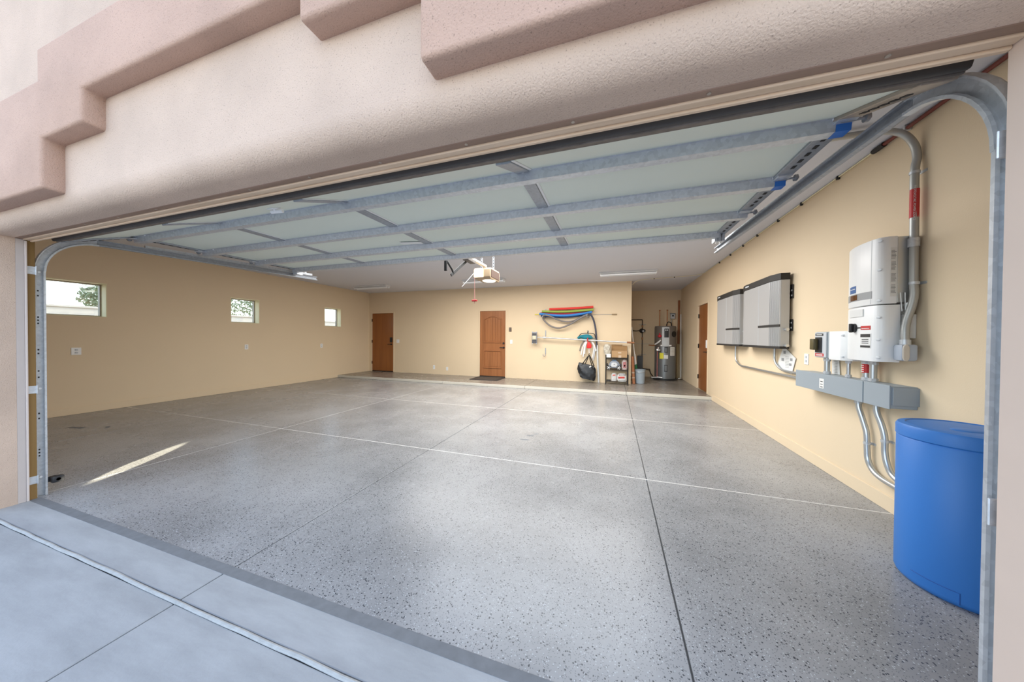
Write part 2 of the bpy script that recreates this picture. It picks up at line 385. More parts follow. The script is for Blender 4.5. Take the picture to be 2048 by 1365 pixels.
# front wall: stucco header with a rounded lower edge, plus the side piers
fw = MB()
prof = [(YI, ZH+.02), (YI, 4.3), (YF, 4.3), (YF, 2.105)]
for k in range(9):
    a = k/8*math.pi/2; prof.append((YF+.085-.085*math.cos(a), 2.105-.085*math.sin(a)))
prof += [(1.032, ZH), (1.032, ZH+.02)]
fw.prism(prof, 'x', JL-.0, JR+.0)
fw.box(XL-.22, JL-.02, YF, YI, -.2, 4.3, .02); fw.box(JR+.02, XR+.2, YF, YI, -.2, 4.3, .02)
fw.box(JL-.021, JL, YF+.02, 1.034, -.02, ZH+.06); fw.box(JR, JR+.021, YF+.02, 1.034, -.02, ZH+.06)
fw.box(JL-.021, JL, YF, YI, ZH+.05, 4.3); fw.box(JR, JR+.021, YF, YI, ZH+.05, 4.3)
front = struct('wall_front', fw, m_stucco, True)
low = [(-8.4, 2.10), (-2.99, 2.10), (-2.99, 2.37), (-2.555, 2.37), (-2.555, 2.537), (-1.06, 2.537), (-1.06, 2.40), (-.565, 2.40), (-.565, 2.13), (2.1, 2.13)]
top = [(2.1, 2.43), (-.10, 2.43), (-.10, 2.72), (-.55, 2.72), (-.55, 2.86), (-3.02, 2.86), (-3.02, 2.69), (-3.53, 2.69), (-3.53, 2.37), (-8.4, 2.37)]
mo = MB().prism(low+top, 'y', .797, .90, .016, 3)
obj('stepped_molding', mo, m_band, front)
# head and jamb trim
t2 = struct('trim_2', MB().box(JL, JR, 1.030, 1.062, ZH-.002, ZH+.03, .002, 1), m_trimb)
sn = MB()
x = JL+.2
while x < JR: sn.cyl((x, 1.046, ZH-.004), (x, 1.046, ZH), .006, n=8); x += .395
obj('nail', sn, m_rustgalv, t2, 'stuff')
st_ = MB()
st_.box(JL+.012, JR, 1.062, 1.092, ZH-.008, ZH+.03, .003, 1).box(JL+.012, JR, 1.0925, 1.108, ZH-.015, ZH+.03, .003, 1)
struct('trim_3', st_, m_triml)
struct('trim_4', MB().box(JL-.02, JL, 1.034, 1.072, 0, ZH-.002, .002, 1), m_jamb)
struct('trim_5', MB().box(JL-.02, JL+.006, 1.072, 1.083, 0, ZH-.01, .003, 2), m_jambl)
struct('trim_7', MB().box(JL-.03, JL-.012, 1.083, 1.121, 0, ZH+.04, .002, 1), wood_mat('jamb_wood', (.20, .11, .028), (.25, .145, .045), .7))
struct('trim_6', MB().box(JR, JR+.02, 1.0, 1.105, 0, ZH+.03, .002, 1), mat('jamb_paint_right', (.68, .53, .43), .6, noise=.04))
# windows
for i, (a, b) in enumerate(wins):
    fr = MB(); X0, X1 = XL-.21, XL-.15; w = .03
    fr.box(X0, X1, a, a+w, WZ0, WZ1); fr.box(X0, X1, b-w, b, WZ0, WZ1); fr.box(X0, X1, a+w, b-w, WZ0, WZ0+w); fr.box(X0, X1, a+w, b-w, WZ1-w, WZ1)
    wn = struct('window_%d' % (i+1), fr, m_winframe)
    obj('pane', MB().box(XL-.185, XL-.181, a+w, b-w, WZ0+w, WZ1-w), m_glass, wn, smooth=False)
    rv = MB(); e = .012
    rv.box(XL-.15, XL+.001, b-e, b, WZ0, WZ1); rv.box(XL-.15, XL+.001, a, a+e, WZ0, WZ1)
    rv.box(XL-.15, XL+.001, a+e, b-e, WZ1-e, WZ1); rv.box(XL-.15, XL+.001, a+e, b-e, WZ0, WZ0+e)
    obj('reveal', rv, m_cream, wn, smooth=False)
# doors
def hinge(mb, x, y, z, axis):
    if axis == 'x': mb.box(x-.018, x+.006, y-.012, y+.004, z-.05, z+.05, .003, 1)
    else: mb.box(x-.012, x+.004, y-.006, y+.018, z-.05, z+.05, .003, 1)
def lever_y(p, x, z, y, sgn):
    l = MB(); l.cyl((x, y, z), (x, y-.012, z), .028); l.cyl((x, y-.012, z), (x, y-.05, z), .011)
    l.tube([(x, y-.045, z), (x+sgn*.05, y-.05, z+.004), (x+sgn*.12, y-.045, z-.002)], .010, 8); obj('handle', l, m_black, p)
def jamb_y(p, a, b):
    f = MB(); f.box(a-.045, a-.004, YB-.012, YB+.1, ST, DT+.045, .003, 1); f.box(b+.004, b+.045, YB-.012, YB+.1, ST, DT+.045, .003, 1)
    f.box(a-.004, b+.004, YB-.012, YB+.1, DT+.004, DT+.045, .003, 1); obj('door_frame', f, m_wall, p, smooth=False)
d1 = struct('door_1', MB().box(-8.125, -7.234, YB-.004, YB+.04, ST+.03, DT, .003, 1), m_door); jamb_y(d1, -8.125, -7.234)
for z in (1.87, 1.125, .38):
    h = MB(); hinge(h, -8.128, YB-.006, z, 'x'); obj('hinge', h, m_black, d1)
obj('keypad_lock', MB().box(-7.36, -7.265, YB-.03, YB-.004, 1.10, 1.27, .008), m_black, d1); lever_y(d1, -7.31, 1.03, YB-.004, -1)
obj('door_sweep', MB().box(-8.12, -7.24, YB-.012, YB+.03, ST+.004, ST+.03), m_black, d1, smooth=False)
A, B = -3.962, -3.122
d2 = struct('door_2', MB().box(A, B, YB+.004, YB+.04, ST+.03, DT, .003, 1), m_door2); jamb_y(d2, A, B)
def arch(x0, x1, z0, z1, rise, n=14):
    P = [(x0, z0), (x1, z0), (x1, z1-rise)]
    for k in range(1, n): t = k/n; P.append((x1+(x0-x1)*t, z1-rise+rise*math.sin(math.pi*t)))
    P.append((x0, z1-rise)); return P
def ring(mb, outer, inner, y0, y1):
    n = len(outer); V = [[mb.bm.verts.new((p[0], y, p[1])) for p in ps] for ps in (outer, inner) for y in (y0, y1)]
    o0, o1, i0, i1 = V
    for k in range(n):
        j = (k+1) % n
        mb.bm.faces.new((o0[k], o0[j], i0[j], i0[k])); mb.bm.faces.new((o0[k], o1[k], o1[j], o0[j])); mb.bm.faces.new((i0[k], i0[j], i1[j], i1[k]))
        mb.bm.faces.new((o1[k], i1[k], i1[j], o1[j]))
for (z0, z1, rise) in ((1.13, 1.96, .09), (.345, .90, 0.0001)):
    x0, x1 = A+.125, B-.115
    m_ = MB(); ring(m_, arch(x0, x1, z0, z1, rise), arch(x0+.028, x1-.028, z0+.028, z1-.028, rise), YB-.018, YB+.006); obj('panel_molding', m_, m_door2, d2, smooth=False)
    nb = 6
    for k in range(nb):
        a = x0+.05+(x1-x0-.1)*k/nb; b = x0+.05+(x1-x0-.1)*(k+1)/nb; t = (k+.5)/nb
        zt = z1-.05-rise+rise*math.sin(math.pi*t)
        obj('panel_board', MB().box(a+.002, b-.002, YB-.004, YB+.006, z0+.05, zt, .003, 1), m_door2, d2, smooth=False)
obj('deadbolt', MB().cyl((-3.175, YB+.004, 1.12), (-3.175, YB-.03, 1.12), .028), m_black, d2); lever_y(d2, -3.17, .985, YB+.004, -1)
obj('threshold', MB().box(A, B, YB-.02, YB+.03, ST, ST+.03, .004, 1), m_black, d2)
d3 = struct('door_3', MB().box(XR+.02, XR+.06, 7.884, 8.703, ST+.012, DT, .003, 1), m_door)
f = MB(); f.box(XR-.01, XR+.08, 7.845, 7.88, ST, DT+.04, .003, 1); f.box(XR-.01, XR+.08, 8.707, 8.745, ST, DT+.04, .003, 1); f.box(XR-.01, XR+.08, 7.88, 8.707, DT+.004, DT+.04, .003, 1)
obj('door_frame', f, m_wall, d3, smooth=False)
for z in (1.86, 1.125, .37):
    h = MB(); h.box(XR-.002, XR+.022, 8.69, 8.715, z-.05, z+.05, .003, 1); obj('hinge', h, m_black, d3)
l = MB(); l.cyl((XR+.02, 7.955, 1.0), (XR+.008, 7.955, 1.0), .028); l.cyl((XR+.01, 7.955, 1.0), (XR-.04, 7.955, 1.0), .01); l.tube([(XR-.035, 7.955, 1.0), (XR-.04, 8.01, 1.0), (XR-.035, 8.07, .995)], .010, 8)
obj('handle', l, m_black, d3)
obj('keypad_lock', MB().box(XR-.012, XR+.02, 7.915, 7.995, 1.09, 1.27, .008), m_whitep, d3)

# outside the left windows: garden wall, tree
gw = MB()
struct('wall_garden', MB().box(-15.2, -15.0, -6, 20, -.1, 2.08).box(-15.24, -14.96, -6, 20, 2.08, 2.14, .01), m_block)
def tree(x, y, h, r, seed, label):
    rnd = random.Random(seed); t = thing('tree', label, 'tree', (x, y, -.06), 'trees beyond the left windows')
    tr = MB(); tr.tube([(x, y, -.06), (x+.1, y, h*.3), (x, y+.1, h*.6), (x+.1, y, h*.9)], .1, 8, rads=[.14, .11, .07, .02])
    for k in range(7):
        a = rnd.uniform(0, 6.28); z = h*rnd.uniform(.35, .7); q = Vector((x, y, z)); e = q+Vector((math.cos(a)*r*.8, math.sin(a)*r*.8, h*.25))
        tr.tube([q, (q+e)/2+Vector((0, 0, .15)), e], .03, 6, rads=[.05, .03, .012])
    obj('trunk', tr, mat('bark', (.22, .16, .11), .9), t)
    lf = MB()
    for k in range(2600):
        d = Vector((rnd.gauss(0, 1), rnd.gauss(0, 1), rnd.gauss(0, 1))).normalized()*r*rnd.random()**.45
        p = Vector((x, y, h*.68)) + Vector((d.x, d.y, d.z*.75)); a = Vector((rnd.gauss(0, 1), rnd.gauss(0, 1), rnd.gauss(0, 1))).normalized(); b = a.orthogonal().normalized()
        l_, w_ = rnd.uniform(.06, .11), rnd.uniform(.02, .035)
        lf.bm.faces.new([lf.bm.verts.new(p+a*l_), lf.bm.verts.new(p+b*w_), lf.bm.verts.new(p-a*l_), lf.bm.verts.new(p-b*w_)])
    obj('foliage', lf, mat('leaf', (.20, .24, .13), .7), t, 'stuff', smooth=False)
tree(-17.6, 6.35, 4.0, .95, 3, 'leafy green tree above the garden wall in the largest window')
tree(-18.0, 11.5, 4.4, 1.9, 5, 'pale leafy tree filling the middle window')

# ================================================================== GARAGE DOOR
DX0, DX1 = -4.32, .93
gd = thing('sectional_garage_door', 'raised pale green sectional garage door lying overhead on its tracks', 'garage door', ((DX0+DX1)/2, 2.3, 2.2))
joints = [(1.226, 2.056), (1.635, 2.215), (2.145, 2.225), (2.665, 2.235), (3.235, 2.245)]   # lower face of the door, front to back
th = .028
for i in range(4):
    (y0, z0), (y1, z1) = joints[i], joints[i+1]; L_ = math.hypot(y1-y0, z1-z0); ty, tz = (y1-y0)/L_, (z1-z0)/L_
    nrm = (-tz, ty)
    def at(u, v): return (y0+ty*u+nrm[0]*v, z0+tz*u+nrm[1]*v)
    obj('section', MB().prism([at(.004, 0), at(L_-.004, 0), at(L_-.004, th), at(.004, th)], 'x', DX0, DX1, .003, 1), m_panel, gd, smooth=False)
    def strip(x0, x1, v0, v1, u0=.03, u1=.0): return MB().prism([at(u0, v0), at(L_-u1, v0), at(L_-u1, v1), at(u0, v1)], 'x', x0, x1, .002, 1)
    u0 = .06 if i else .1
    for xc in (-3.06, -1.76, -.485):
        so = obj('stile', strip(xc-.036, xc+.036, -.010, 0, u0), m_galvd, gd, smooth=False)
        obj('stile_flange', strip(xc+.037, xc+.055, -.004, 0, u0), m_white, gd, smooth=False)
    for (a, b) in ((DX0-.006, DX0+.07), (DX1-.075, DX1+.006)):
        so = obj('end_stile', strip(a, b, -.014, 0, .02), m_rustgalv if (i == 0 and a > 0) else m_galvd, gd, smooth=False)
        hl = MB()
        for q in range(5):
            u = .12+(L_-.2)*q/5; hl.prism([at(u, -.0165), at(u+.03, -.0165), at(u+.03, -.013), at(u, -.013)], 'x', (a+b)/2-.008, (a+b)/2+.008)
        obj('slot', hl, m_black, so, 'stuff', smooth=False)
    if i == 0:
        obj('bottom_retainer', MB().prism([at(-.006, -.008), at(.058, -.008), at(.058, th+.006), at(-.006, th+.006)], 'x', DX0, DX1, .003, 1), m_rust, gd, smooth=False)
        obj('bottom_seal', MB().prism([at(-.022, .0), at(-.006, -.004), at(-.006, th), at(-.022, th-.004)], 'x', DX0, DX1, .005, 2), mat('seal_rubber', (.07, .065, .06), .7), gd)
        hd = MB(); ux = -2.16
        hd.prism([at(.22, -.006), at(.28, -.006), at(.28, 0), at(.22, 0)], 'x', ux-.03, ux+.03, .002, 1)
        hd.tube([(ux-.035, *at(.25, -.02)), (ux+.045, *at(.27, -.022))], .012, 8, smooth=False); hd.cyl((ux, *at(.25, -.002)), (ux, *at(.25, -.022)), .008, n=8)
        obj('lift_handle', hd, m_whitep, gd)
    if i < 3:   # rollers at the joints
        for sx_, xe in ((-1, DX0), (1, DX1)):
            rl = MB(); y_, z_ = y1, z1-.02
            rl.cyl((xe-sx_*.05, y_, z_), (xe+sx_*.045, y_, z_), .006, n=8); rl.cyl((xe+sx_*.025, y_, z_), (xe+sx_*.038, y_, z_), .017, n=14)
            ro = obj('roller', rl, m_galvd, gd)
            hb = MB().box(min(xe, xe-sx_*.07), max(xe, xe-sx_*.07), y_-.05, y_+.05, z_-.004, z_+.012, .002, 1); obj('roller_hinge', hb, m_galv, gd, smooth=False)
# struts: hat-shaped U bars
for k, y0 in enumerate((1.645, 2.155, 2.675, 3.150)):
    z = 2.215+.0195*(y0-1.64) ; w, d = .056, .047
    hat = [(y0-.018, z), (y0, z), (y0+.006, z-d), (y0+w-.006, z-d), (y0+w, z), (y0+w+.018, z), (y0+w+.018, z-.003), (y0+w+.003, z-.003), (y0+w-.004, z-d-.003), (y0+.004, z-d-.003), (y0-.003, z-.003), (y0-.018, z-.003)]
    x1 = DX1-.01 if k < 3 else DX1-.05; x0 = DX0+.01
    so = obj('strut', MB().prism(hat, 'x', x0, x1), m_galv, gd, smooth=False)
    bl = MB()
    for xc in (-4.1, -3.06, -1.76, -.485, .86): bl.cyl((xc, y0-.009, z-.010), (xc, y0-.009, z-.002), .007, n=8)
    obj('bolt', bl, m_whitep, so, 'stuff')
    if k in (0, 1):
        pm = MB().prism([(y0-.019, z-.0032), (y0-.0038, z-.0036), (y0+.0032, z-d-.0036), (y0+w-.003, z-d-.0036), (y0+w-.003, z-d-.0046), (y0+.0024, z-d-.0048), (y0-.0046, z-.0046), (y0-.019, z-.0042)], 'x', x1-.05, x1+.001)
        obj('paint_mark', pm, m_blue, so, smooth=False, label='blue sprayed paint mark')
for sx_, xe in ((-1, DX0), (1, DX1)):   # top brackets
    tb = MB()
    a, b = sorted((xe, xe-sx_*.085))
    for q in range(3): tb.box(a+.002+q*.028, a+.024+q*.028, 3.17, 3.26, 2.165, 2.235, .003, 1)
    tb.box(a, b, 3.16, 3.27, 2.235, 2.245)
    obj('top_bracket', tb, m_galv, gd)
obj('sticker', MB().box(-2.02, -1.80, 2.56, 2.62, 2.222, 2.2245, rot=(.2, 'Z')), m_label, gd, smooth=False, label='creased white paper sticker')
# door arm
am = MB(); am.box(-1.96, -1.925, 3.29, 3.31, 2.10, 2.245, .003, 1)
am.tube([(-1.945, 3.32, 2.235), (-1.945, 3.46, 2.15), (-1.945, 3.50, 2.10)], .012, 8, smooth=False)
am.prism([(3.42, 2.085), (3.45, 2.06), (3.86, 2.33), (3.84, 2.36)], 'x', -1.952, -1.938, .002, 1)
obj('door_arm', am, m_black, gd)

# tracks
def track(sx_, label):
    X = -4.355 if sx_ < 0 else .972
    t = thing('garage_door_track', label, 'track', (X, 1.15, 0), 'garage door tracks')
    inn = -sx_*1.0   # direction towards the door
    def cprof(w=.052, d=.026, e=.0022):   # C channel: web on X, lips towards the door; v across the travel
        P = [(0, 0), (d*.35, -.004), (d, 0), (d, .006), (d*.8, .0075), (d*.8, .004), (e, .004), (e, w-.004), (d*.7, w-.004), (d*.7, w-.012), (d, w-.010), (d, w), (d*.4, w+.002), (0, w)]
        return [(X+inn*u, v) for u, v in P]
    # vertical part (path goes up; normal (tz,-ty) = +Y)
    obj('vertical_track', MB().sweep(cprof(), [(1.125, .0), (1.125, 1.80)]), m_galv, t, smooth=False)
    R_ = .33; pts = []
    for k in range(13):
        a = k/12*math.radians(88); pts.append((1.125+R_-R_*math.cos(a), 1.80+R_*math.sin(a)))
    obj('curved_track', MB().sweep(cprof(.054, .027), pts), m_galv, t, angle=30)
    ye, ze = pts[-1]
    obj('horizontal_track', MB().sweep(cprof(), [(ye, ze), (3.56, ze+.075)]), m_galvd, t, smooth=False)
    an = MB(); a, b = sorted((X+sx_*.004, X+sx_*.03))
    an.prism([(ye+.3, ze+.012), (3.5, ze+.085), (3.5, ze+.112), (ye+.3, ze+.04)], 'x', a, b); obj('angle_rail', an, m_galv, t, smooth=False)
    hs_ = MB(); a, b = sorted((X+sx_*.006, X+sx_*.010)); hs_.box(a, b, 3.38, 3.41, ze+.09, HC); obj('hanger_strap', hs_, m_galv, t, smooth=False)
    a, b = sorted((X-inn*.001, X+sx_*.006))
    cl = MB(); cl.box(a, b+.0, 1.122, 1.18, 1.775, 1.81); cl.tube([(X+inn*.03, 1.122, 1.803), (X, 1.119, 1.800), (X-inn*.005, 1.15, 1.797), (X, 1.182, 1.80)], .005, 6); obj('splice_band', cl, m_rust, t)
    for z in (.15, .86, 1.79):
        br = MB(); jx = JL+.0 if sx_ < 0 else JR; a, b = sorted((X-sx_*.0, X+sx_*.006))
        br.box(a, b, 1.118, 1.17, z-.035, z+.035, .002, 1)
        a2, b2 = sorted((X, jx-sx_*.0)); br.box(min(X, jx)-.03*(sx_ < 0), max(X, jx)+.03*(sx_ > 0), 1.120, 1.126, z-.035, z+.035, .002, 1)
        if sx_ < 0: br.box(JL-.0118, JL-.009, 1.086, 1.128, z-.03, z+.03).box(X, JL-.009, 1.122, 1.128, z-.03, z+.03)
        bo = obj('jamb_bracket', br, m_galv, t, smooth=False)
        hb = MB(); hb.cyl((X+sx_*-.004, 1.15, z), (X-sx_*.012, 1.15, z), .008, n=8); obj('bolt', hb, m_whitep, bo)
    sl = MB()
    xa, xb = sorted((X+inn*.0022, X+inn*.0035))
    for z in (.32, .345, .37, .62, .66, .95, 1.0, 1.14, 1.17, 1.38, 1.405, 1.43, 1.6, 1.64):
        sl.box(xa, xb, 1.142, 1.150, z-.006, z+.006)
    obj('slot', sl, m_black, t, 'stuff', smooth=False)
    return t
track(-1, 'galvanised steel door track curving overhead at the left jamb')
track(1, 'galvanised steel door track curving overhead at the right jamb')
# cable drum and end of lift cable by the right curve
ph = MB().box(-4.345, -4.30, 1.19, 1.25, .085, .135, .006).box(-4.40, -4.365, 1.20, 1.24, .10, .125, .006).cyl((-4.36, 1.22, .11), (-4.30, 1.22, .11), .012)
se = thing('safety_sensor', 'small dark photo-eye sensor low behind the left door track', 'sensor', (-4.34, 1.22, .085))
obj('housing', ph, m_blackp, se)
obj('bracket', MB().box(-4.365, -4.355, 1.182, 1.23, .09, .13), m_black, se, smooth=False)

# opener
op = thing('garage_door_opener', 'ceiling mounted garage door opener with glowing lamp lens and dangling release cord', 'opener', (-1.88, 4.45, 2.2))
hz = MB().prism([(4.30, 2.215), (4.30, 2.33), (4.34, 2.36), (4.68, 2.36), (4.72, 2.33), (4.72, 2.215), (4.68, 2.19), (4.34, 2.19)], 'x', -2.04, -1.775, .008, 2)
ho = obj('housing', hz, m_opener, op)
obj('side_panel', MB().box(-1.774, -1.768, 4.34, 4.68, 2.215, 2.335, .004, 1), m_openers, op, smooth=False)
obj('lamp_lens', MB().box(-2.035, -1.88, 4.285, 4.305, 2.21, 2.335, .008), m_lens, op, label='glowing front lamp lens')
lb = MB()
for k in range(1): lb.ball((-1.88, 4.52, 2.192), .105, .12, .022, 20, 10)
obj('lower_lens', lb, mat('lower_lens', (1, .95, .82), .4, emit=1.1), op, label='glowing domed lower lens')
obj('rail', MB().box(-1.915, -1.875, 1.14, 4.42, 2.375, 2.415, .004, 1), m_rustgalv, op)
obj('trolley', MB().box(-1.945, -1.86, 3.74, 3.98, 2.335, 2.38, .006, 1), m_rust, op)
for x in (-2.0, -1.80):
    hg = MB().box(x-.014, x+.014, 4.50, 4.504, 2.33, HC-.002)
    so = obj('hanger_strap', hg, m_galvd, op, smooth=False)
    sl = MB()
    for k in range(9): sl.box(x-.005, x+.005, 4.498, 4.506, 2.40+k*.045, 2.42+k*.045)
    obj('slot', sl, m_black, so, 'stuff', smooth=False)
obj('hanger_rail', MB().box(-2.06, -1.74, 4.49, 4.52, HC-.02, HC), m_galvd, op, smooth=False)
co = MB().tube([(-1.98, 4.2, 2.33), (-1.98, 4.2, 1.98), (-1.985, 4.2, 1.86), (-1.98, 4.2, 1.80), (-1.975, 4.2, 1.86), (-1.978, 4.2, 1.98)], .003, 6); obj('release_cord', co, mat('cord_pink', (.62, .30, .26), .7), op)
obj('release_handle', MB().cyl((-2.02, 4.2, 1.845), (-1.94, 4.2, 1.845), .014, n=10).ball((-1.98, 4.2, 1.845), .02, .016, .018), mat('release_red', (.5, .03, .03), .5), op, label='red pull handle')
obj('antenna_wire', MB().tube([(-2.04, 4.3, 2.28), (-2.09, 4.26, 2.20), (-2.19, 4.2, 2.06)], .004, 6), m_whitep, op)

# fluorescent fixtures
FG = 'fluorescent strip lights at the back of the ceiling'
def fixture(x0, x1, label):
    xm = (x0+x1)/2; t = thing('ceiling_light', label, 'light', (xm, 7.56, HC-.07), FG)
    obj('housing', MB().prism([(7.46, HC), (7.46, HC-.025), (7.53, HC-.05), (7.59, HC-.05), (7.66, HC-.025), (7.66, HC)], 'x', x0, x1, .003, 1), m_fluor, t, smooth=False)
    for y in (7.50, 7.62):
        tb = obj('tube', MB().cyl((x0+.04, y, HC-.065), (x1-.04, y, HC-.065), .019, n=14), m_tube, t)
        for x in (x0+.02, x1-.04): obj('lamp_holder', MB().box(x, x+.02, y-.016, y+.016, HC-.088, HC-.03, .003, 1), m_whitep, tb)
    return t
fixture(-7.63, -6.38, 'white twin-tube strip light near the left end of the ceiling')
fixture(-3.90, -2.70, 'white twin-tube strip light partly behind the door opener')
fixture(-.33, .92, 'white twin-tube strip light on ceiling nearest the right wall')

# ================================================================== RIGHT WALL EQUIPMENT
def chamfer_box(y0, y1, xf, xs, ch, z0, z1): return MB().prism([(XR-.03, y0), (xs, y0), (xf, y0+ch), (xf, y1-ch), (xs, y1), (XR-.03, y1)], 'z', z0, z1, .004, 2)
def battery(y0, label):
    W_ = 1.10; y1 = y0+W_; xf, xs, ch = 1.832, 1.876, .165; z0, z1 = 1.185, 2.085
    t = thing('battery_unit', label, 'battery', (XR-.08, (y0+y1)/2, z0), 'wall mounted home batteries')
    obj('cabinet', chamfer_box(y0, y1, xf, xs, ch, z0+.028, z1-.08), m_batt, t, smooth=False)
    obj('top_cap', chamfer_box(y0-.004, y1+.004, xf-.004, xs-.004, ch, z1-.079, z1), m_black, t, smooth=False)
    obj('bottom_cap', chamfer_box(y0-.004, y1+.004, xf-.004, xs-.004, ch, z0, z0+.027), m_black, t, smooth=False)
    obj('logo', MB().box(xf-.0055, xf-.0035, y1-ch-.16, y1-ch-.04, z1-.042, z1-.024), m_greyl, t, smooth=False)
    fn = MB(); n = 11
    nx, ny = -(ch), -(xs-xf); l = math.hypot(nx, ny); nx, ny = nx/l, ny/l    # outward normal of the near chamfer
    for k in range(n):
        a = (k+.25)/n; b = (k+.75)/n
        P0 = Vector((xs+(xf-xs)*a, y0+ch*a)); P1 = Vector((xs+(xf-xs)*b, y0+ch*b)); o_ = Vector((nx, ny))*.006
        fn.prism([tuple(P0), tuple(P1), tuple(P1+o_), tuple(P0+o_)], 'z', z0+.03, z1-.082)
    obj('cooling_rib', fn, m_batt, t, 'stuff', smooth=False)
    hb = MB(); hb.box(xf-.004, xf+.002, y0+ch+.0, y0+ch+.30, 1.447, 1.476)
    P0 = Vector((xs, y0)); P1 = Vector((xf, y0+ch)); o_ = Vector((nx, ny))*.010
    hb.prism([tuple(P0), tuple(P1), tuple(P1+o_), tuple(P0+o_)], 'z', 1.447, 1.476)
    obj('indicator_strip', hb, m_black, t, smooth=False)
    obj('front_seam', MB().box(xf-.0012, xf+.002, y0+ch+.295, y0+ch+.300, z0+.03, z1-.081), m_greyl, t, smooth=False)
    for z0_, z1_ in ((1.78, 1.945), (1.40, 1.535)):
        bk = obj('mounting_plate', MB().box(XR-.012, XR-.006, y0-.02, y0+.22, z0_, z1_, .002, 1), m_black, t, smooth=False)
        hl = MB()
        for iy in range(3):
            for iz in range(2): hl.cyl((XR-.0135, y0+.005+iy*.045, z0_+.035+iz*.06), (XR-.0115, y0+.005+iy*.045, z0_+.035+iz*.06), .011, n=10)
        obj('hole', hl, m_whitep, bk, 'stuff')
    sb = MB().box(XR-.07, XR-.012, y0+.06, y0+.16, 1.41, 1.69, .006, 1)
    for k in range(8): sb.box(XR-.075, XR-.069, y0+.056, y0+.16, 1.43+k*.032, 1.445+k*.032)
    obj('heat_sink', sb, m_black, t, smooth=False)
    for z in (1.415, 1.225): obj('cable_gland', MB().cyl((1.93, y0+.01, z), (1.93, y0-.05, z), .016, n=10).cyl((1.93, y0-.02, z), (1.93, y0-.03, z), .021, n=6), m_alu, t)
    return t
b1 = battery(4.46, 'nearer grey battery with ribbed side and black caps, closer to the inverter')
b2 = copy_thing(b1, (0, 1.24, 0), 'farther grey battery with black caps, nearer the right-hand door')

def conduit(pts, r, label, mtl=m_conduit, straps=(), coup=()):
    t = thing('conduit', label, 'conduit', tuple(Vector(pts[0])))
    obj('pipe', MB().tube(pts, r, 12), mtl, t)
    for p in straps:
        p = Vector(p); obj('strap', MB().box(XR-.004, XR, p.y-.035, p.y+.035, p.z-.009, p.z+.009).cyl((p.x, p.y, p.z-.009), (p.x, p.y, p.z+.009), r+.004, n=12), m_galv, t)
    for p, q in coup: obj('coupling', MB().cyl(p, q, r+.006, n=12), m_galv, t)
    return t
CX = 1.965
conduit([(CX, 6.12, 1.19), (CX, 6.12, 1.02), (CX, 6.07, .93), (CX, 5.90, .872), (CX, 5.6, .868), (CX, 4.8, .866), (CX, 4.045, .866)], .0135, 'thin conduit dropping from the farther battery to the grey wireway')
conduit([(CX, 4.80, 1.19), (CX, 4.80, 1.06), (CX, 4.75, .985), (CX, 4.62, .928), (CX, 4.45, .918), (CX, 4.045, .918)], .0135, 'thin conduit curving from the nearer battery into the grey wireway')
# wireway
ww = thing('wireway', 'long grey metal wireway box under the inverter on right wall', 'electrical box', (XR-.07, 3.46, .81))
obj('trough', MB().box(1.852, XR-.001, 2.88, 4.045, .815, .972, .003, 1), m_grey, ww, smooth=False)
obj('cover', MB().box(1.845, 1.852, 3.125, 4.047, .81, .978, .002, 1), m_grey, ww, smooth=False)
obj('cover', MB().box(1.845, 1.852, 2.878, 3.115, .81, .978, .002, 1), m_grey, ww, smooth=False)
obj('end_flange', MB().box(1.86, XR-.001, 2.868, 2.880, .84, .965), m_grey, ww, smooth=False)
lb_ = obj('label', MB().box(1.8435, 1.845, 3.585, 3.65, .845, .935), m_label, ww, smooth=False)
pr_ = MB()
for k in range(3): pr_.box(1.8428, 1.8434, 3.60, 3.635, .855+k*.025, .861+k*.025)
obj('print', pr_, m_ink, lb_, 'stuff', smooth=False)
# nipples
def nipple(y, r, label, z1=1.14):
    t = thing('conduit_nipple', label, 'conduit', (1.925, y, .97))
    obj('pipe', MB().cyl((1.925, y, .968), (1.925, y, z1), r, n=14), m_conduit, t)
    for z in (.974, z1-.045): obj('locknut', MB().cyl((1.925, y, z), (1.925, y, z+.024), r+.007, n=8), m_galv, t, smooth=False)
    return t
nipple(3.70, .021, 'short steel nipple under the grey breaker box'); nipple(3.42, .014, 'thin short nipple under the white junction box')
n3 = nipple(3.225, .022, 'short steel nipple wrapped with red label, under inverter', 1.15); nipple(3.155, .022, 'bare short steel nipple beside the red-labelled one', 1.15)
wl_ = MB().cyl((1.925, 3.225, 1.035), (1.925, 3.225, 1.105), .0232, n=14, caps=False); rl_ = obj('warning_label', wl_, m_red, n3, label='red warning label')
pr_ = MB()
for k in range(4): pr_.box(1.9005, 1.9020, 3.211, 3.239, 1.042+k*.016, 1.048+k*.016)
obj('print', pr_, m_label, rl_, 'stuff', smooth=False)
